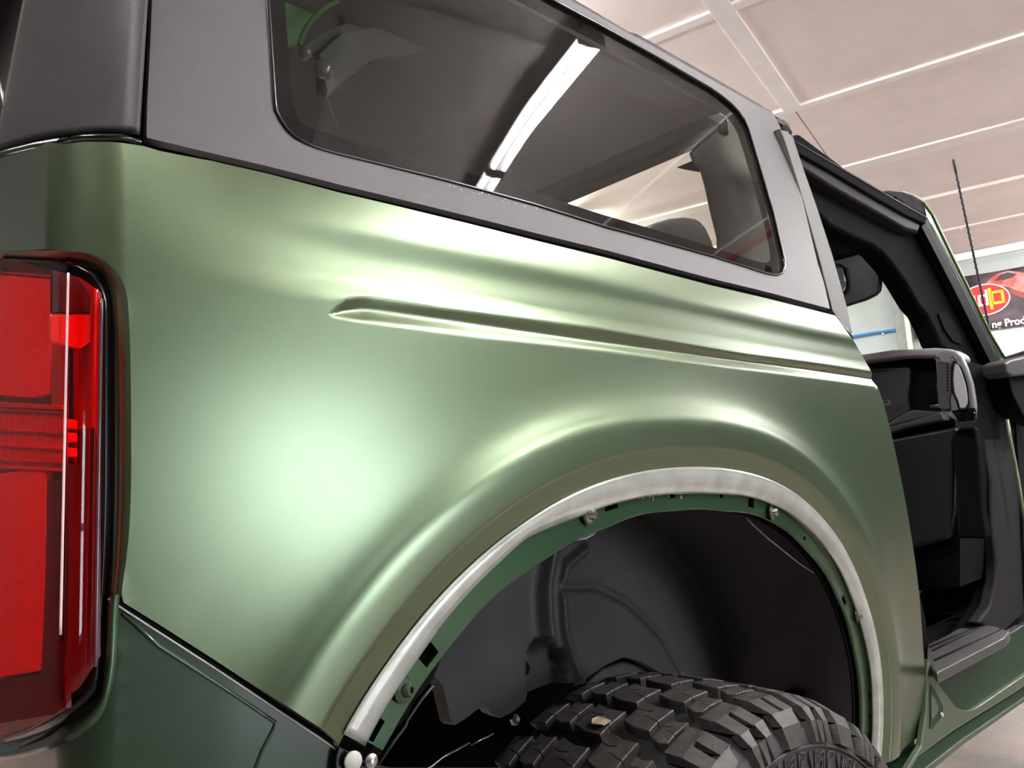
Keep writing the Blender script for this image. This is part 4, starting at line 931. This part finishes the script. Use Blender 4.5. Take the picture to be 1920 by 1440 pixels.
# ---- mirror and antenna
slab('door_mirror', [(1886, 680), (1897, 674), (1960, 660), (1960, 700), (1900, 706), (1890, 700)], 1, -0.02, 0.06, TRIMG, CAR, 0.006)
slab('mirror_foot', [(1890, 700), (1905, 706), (1960, 700), (1960, 800), (1920, 780), (1900, 740)], 1, 0.0, 0.05, VOID, CAR, 0.004)
A = hy(1787, 299, 0.05); B = hy(1853, 596, 0.05); 
mast_y = 0.12
A = hy(1787, 299, mast_y); B = hy(1860, 640, mast_y)
mp = [A.lerp(B, t) for t in np.linspace(0, 1, 60)]
an = tube('antenna', mp, [0.0042]*5+[0.0030]*55, mat('antenna_black', (0.02, 0.016, 0.016), 0.5), CAR, 8)
# spiral winding
sp_ = []; d_ = (B-A).normalized(); a_ = d_.orthogonal().normalized(); b_ = d_.cross(a_)
for k in range(420):
    t = 0.10+0.9*k/419; th = k*0.42; sp_.append(A.lerp(B, t)+(a_*math.cos(th)+b_*math.sin(th))*0.0034)
tube('antenna_winding', sp_, 0.0011, MAT['antenna_black'], an, 5)

# ---- wheel house liner
def wl(name, poly, y, th, m=LINER, bev=0.008, spl=0): return slab(name, poly, 1, y, th, m, CAR, bev, spl)
# tunnel
V = []; Fc = []; tt = np.linspace(0.0, TL, 80); ys = (0.022, 0.06, 0.12, 0.2, 0.3, 0.42)
for t in tt:
    for k, y in enumerate(ys):
        p = arc(t, -0.050+0.02*ss(0.03, 0.08, y)+0.012*math.sin(t*9)*ss(0.1, 0.3, y)*0.4); V.append((p[0], y+body(p[0], p[1], 0, False).y, p[1]))
nk = len(ys)
for i in range(len(tt)-1):
    for k in range(nk-1): Fc.append([i*nk+k, (i+1)*nk+k, (i+1)*nk+k+1, i*nk+k+1])
obj('arch_liner_tunnel', V, Fc, LINER, CAR, True)
# inner wall with modelled relief
YW = 0.30
def pw(px, py): p = hy(px, py, YW); return (p.x, p.z)
lin = [pw(*p) for p in [(700, 1000), (1000, 840), (1300, 850), (1430, 1000), (1430, 1320), (1254, 1300), (1240, 1262), (1200, 1240), (1171, 1232), (1140, 1244), (1083, 1277), (1060, 1280), (969, 1311), (945, 1330), (921, 1342), (905, 1335), (893, 1320), (880, 1322), (855, 1338), (826, 1352), (818, 1345), (800, 1280), (760, 1240)]]
rib = [pw(*p) for p in [(1040, 900), (1022, 1020), (1010, 1060), (1003, 1110), (1006, 1160), (1010, 1200)]]
rib2 = [pw(*p) for p in [(1090, 1030), (1050, 1060), (1040, 1100), (1046, 1180), (1060, 1230), (1082, 1280)]]
rec = [pw(*p) for p in [(972, 1310), (970, 1230), (974, 1212), (986, 1196), (1000, 1190), (1020, 1196), (1036, 1206), (1048, 1222), (1056, 1250), (1062, 1290)]]
ribl = [np.array(p) for p in rib]; rib2l = [np.array(p) for p in rib2]
bulgeb = [pw(*p) for p in [(1040, 1100), (1120, 1100), (1180, 1130), (1240, 1190), (1280, 1262)]]
def dl(p, pl_):
    return float(dist_poly(np.array([p]), [tuple(q) for q in pl_], False)[0])
RECN = [tuple(r) for r in rec]
def wmap(s, z):
    x = (s, z)
    h = 0.020*math.exp(-(dl(x, rib)/0.014)**2)+0.012*math.exp(-(dl(x, rib2)/0.008)**2)
    inr = bool(inpoly(np.array([x]), RECN)[0]); dr_ = dl(x, rec); h += (-0.03*ss(0, 0.010, dr_) if inr else 0)
    h += 0.02*ss(1.05, 0.75, s)*ss(0.4, 0.6, s)-0.02*ss(0.012, 0.0, dl(x, bulgeb))*0.25
    h += 0.05*ss(0.75, 0.45, s)
    return Vector((s, YW-h, z))
sheet('inner_liner', resample(lin, 0.010), [], [], 0.006, wmap, LINER, CAR, 0.02, LINER, None, True)
lathe('liner_clip', [(0.011, 0), (0.010, 0.003), (0.005, 0.006), (0.001, 0.0065)], Vector(wmap(*pw(992, 1256)))+Vector((0, -0.002, 0)), (0, -1, 0), BLACK, CAR, 18)
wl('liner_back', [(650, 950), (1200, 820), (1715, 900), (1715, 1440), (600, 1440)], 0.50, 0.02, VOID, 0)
wl('liner_bracket', [(1171, 1240), (1210, 1245), (1254, 1262), (1300, 1275), (1200, 1290), (1100, 1285), (1130, 1255)], 0.33, 0.02, mat('satin_bracket', (0.09, 0.09, 0.09), 0.35), 0.006)
# torn liner edges hanging below the flange
tube('liner_edge', [hy(*p, 0.04) for p in [(1074, 1009), (1084, 1011), (1098, 1009), (1113, 1001), (1118, 990), (1124, 984), (1150, 968), (1174, 956), (1180, 950)]], 0.0016, EDGEF, CAR, 6)
slab('liner_flap', [(1074, 1010), (1098, 1008), (1113, 1000), (1119, 988), (1150, 966), (1175, 955), (1178, 940), (1100, 985)], 1, 0.043, 0.004, LINER, CAR)
slab('liner_flap', [(1262, 941), (1273, 949), (1300, 953), (1340, 955), (1352, 952), (1330, 945), (1300, 941)], 1, 0.040, 0.004, TRIML, CAR, 0.001)
tube('liner_edge', [hy(*p, 0.04) for p in [(1398, 970), (1412, 985), (1440, 1010), (1470, 1034), (1500, 1058), (1525, 1074)]], 0.0014, TRIML, CAR, 6)
# the step of the liner rim at the rear of the arch
slab('liner_rim', [(660, 1440), (700, 1440), (745, 1365), (765, 1348), (775, 1320), (800, 1290), (815, 1270), (832, 1225), (820, 1232), (790, 1262), (740, 1340)], 1, 0.050, 0.02, VOID, CAR, 0.002)
tube('liner_edge', [hy(*p, 0.048) for p in [(705, 1440), (740, 1388), (760, 1362), (764, 1350), (790, 1312), (812, 1286)]], 0.0016, TRIMG, CAR, 6)
# axle glints drawn as thin steel streaks, and a nut, in the dark behind
yb = 0.36
tube('brake_line', [hy(*p, yb) for p in [(780, 1450), (808, 1438), (830, 1420), (880, 1392)]], 0.0018, STEEL, CAR, 6)
tube('brake_line', [hy(*p, yb) for p in [(884, 1397), (900, 1388), (925, 1375)]], 0.0014, STEEL, CAR, 6)
lathe('frame_nut', [(0.008, 0), (0.008, 0.006), (0.004, 0.010)], hy(963, 1350, 0.30), (0, -1, 0.3), STEEL, CAR, 6)

# ---- tyre
WX, WY, WZ, WR_, HW = 0.87, 0.07, 0.33, 0.405, 0.14
def crown(wv):
    a = abs(wv)/HW; return WR_-0.006*a*a-0.010*max(0, a-0.75)**2/0.0625
prof = [(-0.118, 0.24), (-0.138, 0.27), (-0.150, 0.31), (-0.149, 0.345), (-0.143, 0.366), (-0.134, 0.378), (-0.12, 0.384), (-0.06, 0.390), (0, 0.392), (0.06, 0.390), (0.12, 0.384), (0.134, 0.378), (0.143, 0.366), (0.149, 0.345), (0.150, 0.31), (0.138, 0.27), (0.118, 0.24)]
V = []; Fc = []; NA = 160
for k in range(NA):
    a = 2*math.pi*k/NA
    for (ww, r) in prof: V.append((WX+r*math.cos(a), WY+ww, WZ+r*math.sin(a)))
n = len(prof)
for k in range(NA):
    for i in range(n-1): Fc.append([k*n+i, ((k+1) % NA)*n+i, ((k+1) % NA)*n+i+1, k*n+i+1])
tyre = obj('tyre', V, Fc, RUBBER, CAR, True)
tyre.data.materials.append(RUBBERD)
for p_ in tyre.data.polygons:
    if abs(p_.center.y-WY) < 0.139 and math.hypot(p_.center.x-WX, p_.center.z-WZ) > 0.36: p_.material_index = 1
tyre['label'] = 'black all-terrain tyre under the open wheel arch'
NP = 34; PITCH = 2*math.pi*WR_/NP
def block_mesh(name, poly, base=0.389, top=0.0, ch=0.0012):
    """poly: (t, w) outline with sipe notches -> radial block, local to the axle"""
    def P(t, wv, r): a = t/WR_; return (r*math.sin(a), wv, r*math.cos(a))
    n_ = len(poly); c_ = np.mean(poly, 0); V = []; 
    for t, wv in poly: V.append(P(t, wv, base))
    for t, wv in poly: V.append(P(t, wv, crown(wv)-ch))
    q = []
    for t, wv in poly:
        d = np.array([t, wv])-c_; L = np.hypot(*d); q.append(np.array([t, wv])-d/L*ch)
    for t, wv in q: V.append(P(t, wv, crown(wv)))
    Fc = [[i, (i+1) % n_, n_+(i+1) % n_, n_+i] for i in range(n_)]+[[n_+i, n_+(i+1) % n_, 2*n_+(i+1) % n_, 2*n_+i] for i in range(n_)]+[[2*n_+i for i in range(n_)]]
    me = bpy.data.meshes.new(name); me.from_pydata(V, [], Fc); bm = bmesh.new(); bm.from_mesh(me); bmesh.ops.recalc_face_normals(bm, faces=bm.faces); bm.to_mesh(me); bm.free(); me.materials.append(RUBBER); return me
P_ = PITCH
def sb(t0, t1, w0, w1, skew=0.0, sl=0.0014, kind=0):
    """four-sided block with two zigzag sipes cut in from its sides"""
    wm0 = w0+(w1-w0)*0.62; tm = (t0+t1)/2; a = t0+(t1-t0)*0.36; b = t0+(t1-t0)*0.66
    sk = lambda t, wv: (t+skew*(wv-w0), wv)
    pts = [(t0, w0), (a, w0+0.001), (a+0.001, w0+(w1-w0)*0.25), (a+0.004, w0+(w1-w0)*0.38), (a+0.003, wm0), (a+0.003+sl, wm0), (a+0.004+sl, w0+(w1-w0)*0.38), (a+0.001+sl, w0+(w1-w0)*0.25), (a+sl, w0+0.001),
           (t1, w0), (t1-0.003, w0+(w1-w0)*0.5), (t1+0.002, w1), (b+sl, w1), (b-0.002+sl, w1-(w1-w0)*0.22), (b+0.002+sl, w1-(w1-w0)*0.55), (b+0.002, w1-(w1-w0)*0.55), (b-0.002, w1-(w1-w0)*0.22), (b, w1), (t0+0.004, w1), (t0-0.002, w0+(w1-w0)*0.5)]
    return [sk(*p) for p in pts]
kinds = [sb(0, P_*0.66, 0.098, 0.137, 0.05), sb(P_*0.12, P_*0.76, 0.062, 0.089, -0.08), sb(0, P_*0.70, 0.004, 0.052, 0.08), sb(P_*0.35, P_*1.05, -0.050, -0.006, 0.08), sb(P_*0.2, P_*0.80, -0.083, -0.060, -0.1)]
# outer shoulder lug with a U notch
sh = [(0, -0.090), (P_*0.70, -0.088), (P_*0.72, -0.138), (P_*0.48, -0.139), (P_*0.47, -0.112), (P_*0.44, -0.108), (P_*0.30, -0.108), (P_*0.29, -0.111), (P_*0.40, -0.113), (P_*0.41, -0.139), (P_*0.02, -0.138)]
meshes = [block_mesh('tread_block', k) for k in kinds]
bmj = bmesh.new()
for q in ([(0, -0.088), (P_*0.70, -0.088), (P_*0.70, -0.110), (0, -0.110)], [(0, -0.110), (P_*0.30, -0.110), (P_*0.30, -0.139), (P_*0.02, -0.139)], [(P_*0.42, -0.110), (P_*0.70, -0.110), (P_*0.72, -0.139), (P_*0.42, -0.139)]):
    tmp = block_mesh('lug_piece', q, ch=0.0005); bmj.from_mesh(tmp); bpy.data.meshes.remove(tmp)
shm = bpy.data.meshes.new('tread_block'); bmj.to_mesh(shm); bmj.free(); shm.materials.append(RUBBER); meshes.append(shm)
# shoulder flank block that runs down the sidewall, one mesh
def flank(t0, t1, notch):
    prof_ = [(-0.139, 0.3905), (-0.1500, 0.376), (-0.1560, 0.352)]
    V = []; Fc = []
    def P(t, wv, r): a = t/WR_; return (r*math.sin(a), wv, r*math.cos(a))
    segs = [(t0, t1, 0, 2)] if not notch else [(t0, t0+(t1-t0)*0.36, 0, 2), (t0+(t1-t0)*0.62, t1, 0, 2)]
    if notch: segs.append((t0+(t1-t0)*0.30, t0+(t1-t0)*0.68, 1, 2))
    for a, b, i0, i1 in segs:
        for i in range(i0, i1):
            (w0_, r0), (w1_, r1) = prof_[i], prof_[i+1]; k = len(V); g = 0.004*(i)
            V += [P(a+g*0.6, w0_, r0), P(b-g*0.6, w0_, r0), P(b-0.004-g*0.6, w1_, r1), P(a+0.004+g*0.6, w1_, r1), P(a, w0_+0.012, r0-0.004), P(b, w0_+0.012, r0-0.004), P(b, w1_+0.012, r1), P(a, w1_+0.012, r1)]
            Fc += [[k, k+1, k+2, k+3], [k, k+3, k+7, k+4], [k+1, k+5, k+6, k+2], [k+3, k+2, k+6, k+7], [k, k+4, k+5, k+1]]
    me = bpy.data.meshes.new('shoulder_lug'); me.from_pydata(V, [], Fc); bm = bmesh.new(); bm.from_mesh(me); bmesh.ops.recalc_face_normals(bm, faces=bm.faces); bm.to_mesh(me); bm.free(); me.materials.append(RUBBER); return me
fm1 = flank(0.0, P_*0.72, True); fm2 = flank(0.0, P_*0.66, False)
for i in range(NP):
    a = 2*math.pi*i/NP
    deg = math.degrees(a) % 360
    if 110 < deg < 250: continue              # the underside is never seen
    for k, me in enumerate(meshes):
        o = bpy.data.objects.new('tread_block', me); col.objects.link(o); o.parent = tyre; o.location = (WX, WY, WZ); o.rotation_euler = (0, a, 0)
    o = bpy.data.objects.new('shoulder_lug', fm1 if i % 2 else fm2); col.objects.link(o); o.parent = tyre; o.location = (WX, WY, WZ); o.rotation_euler = (0, a, 0)
# sidewall: a raised ring and angular outline figures
def ringt(r, wv, rad, nm): 
    tube(nm, [(WX+r*math.cos(t), WY+wv, WZ+r*math.sin(t)) for t in np.linspace(0, 2*math.pi, 121)[:-1]], rad, RUBBER, tyre, 6, True)
ringt(0.347, -0.1505, 0.0022, 'sidewall_ring'); ringt(0.300, -0.1475, 0.002, 'sidewall_ring')
def sw(a, r): 
    wv = -0.1515 if r > 0.325 else -0.151
    return Vector((WX+r*math.sin(a), WY+wv, WZ+r*math.cos(a)))
for i in range(30):
    a0 = math.radians(-20+i*4.2)
    if i % 3 == 0: seq = [(0, .341), (.030, .341), (.030, .333), (.010, .333), (.010, .308), (.0, .308), (0, .341)]
    elif i % 3 == 1: seq = [(0, .341), (.034, .312), (.040, .318), (.040, .341), (.048, .341), (.048, .306), (.036, .304), (.008, .330), (0, .341)]
    else: seq = [(0, .336), (.030, .341), (.034, .320), (.012, .306), (.004, .312), (.024, .324), (.022, .333), (0, .328), (0, .336)]
    tube('sidewall_figure', [sw(a0+s*1.3, r) for s, r in seq], 0.0012, RUBBER, tyre, 5)
# dry chip lying on the tread
t_ = hy(1128, 1358, 0.10)
c = None
for yy in np.linspace(0.02, 0.2, 60):
    p = hy(1128, 1358, yy)
    r = math.hypot(p.x-WX, p.z-WZ)
    if r <= WR_: c = p; break
if c is None: c = Vector((WX, WY, WZ+WR_))
d = Vector((c.x-WX, 0, c.z-WZ)).normalized()
cc = Vector((WX, c.y, WZ))+d*(WR_+0.001); sx_ = d.cross(Vector((0, 1, 0))).normalized()
V = []
for s, q, h in [(-.006, -.011, 0), (.007, -.010, .002), (.008, .008, .001), (.002, .011, .003), (-.007, .009, .001), (-.009, 0, .002)]: V.append(cc+sx_*s+Vector((0, q, 0))+d*h)
V += [v+d*0.0018 for v in V]
wc = obj('wood_chip', V, [list(range(6)), list(range(11, 5, -1))]+[[i, (i+1) % 6, 6+(i+1) % 6, 6+i] for i in range(6)], mat('dry_wood', (0.62, 0.50, 0.38), 0.8, noise=0.4, nscale=300))
tag(wc, 'small pale chip of wood lying on the tyre tread', 'chip')
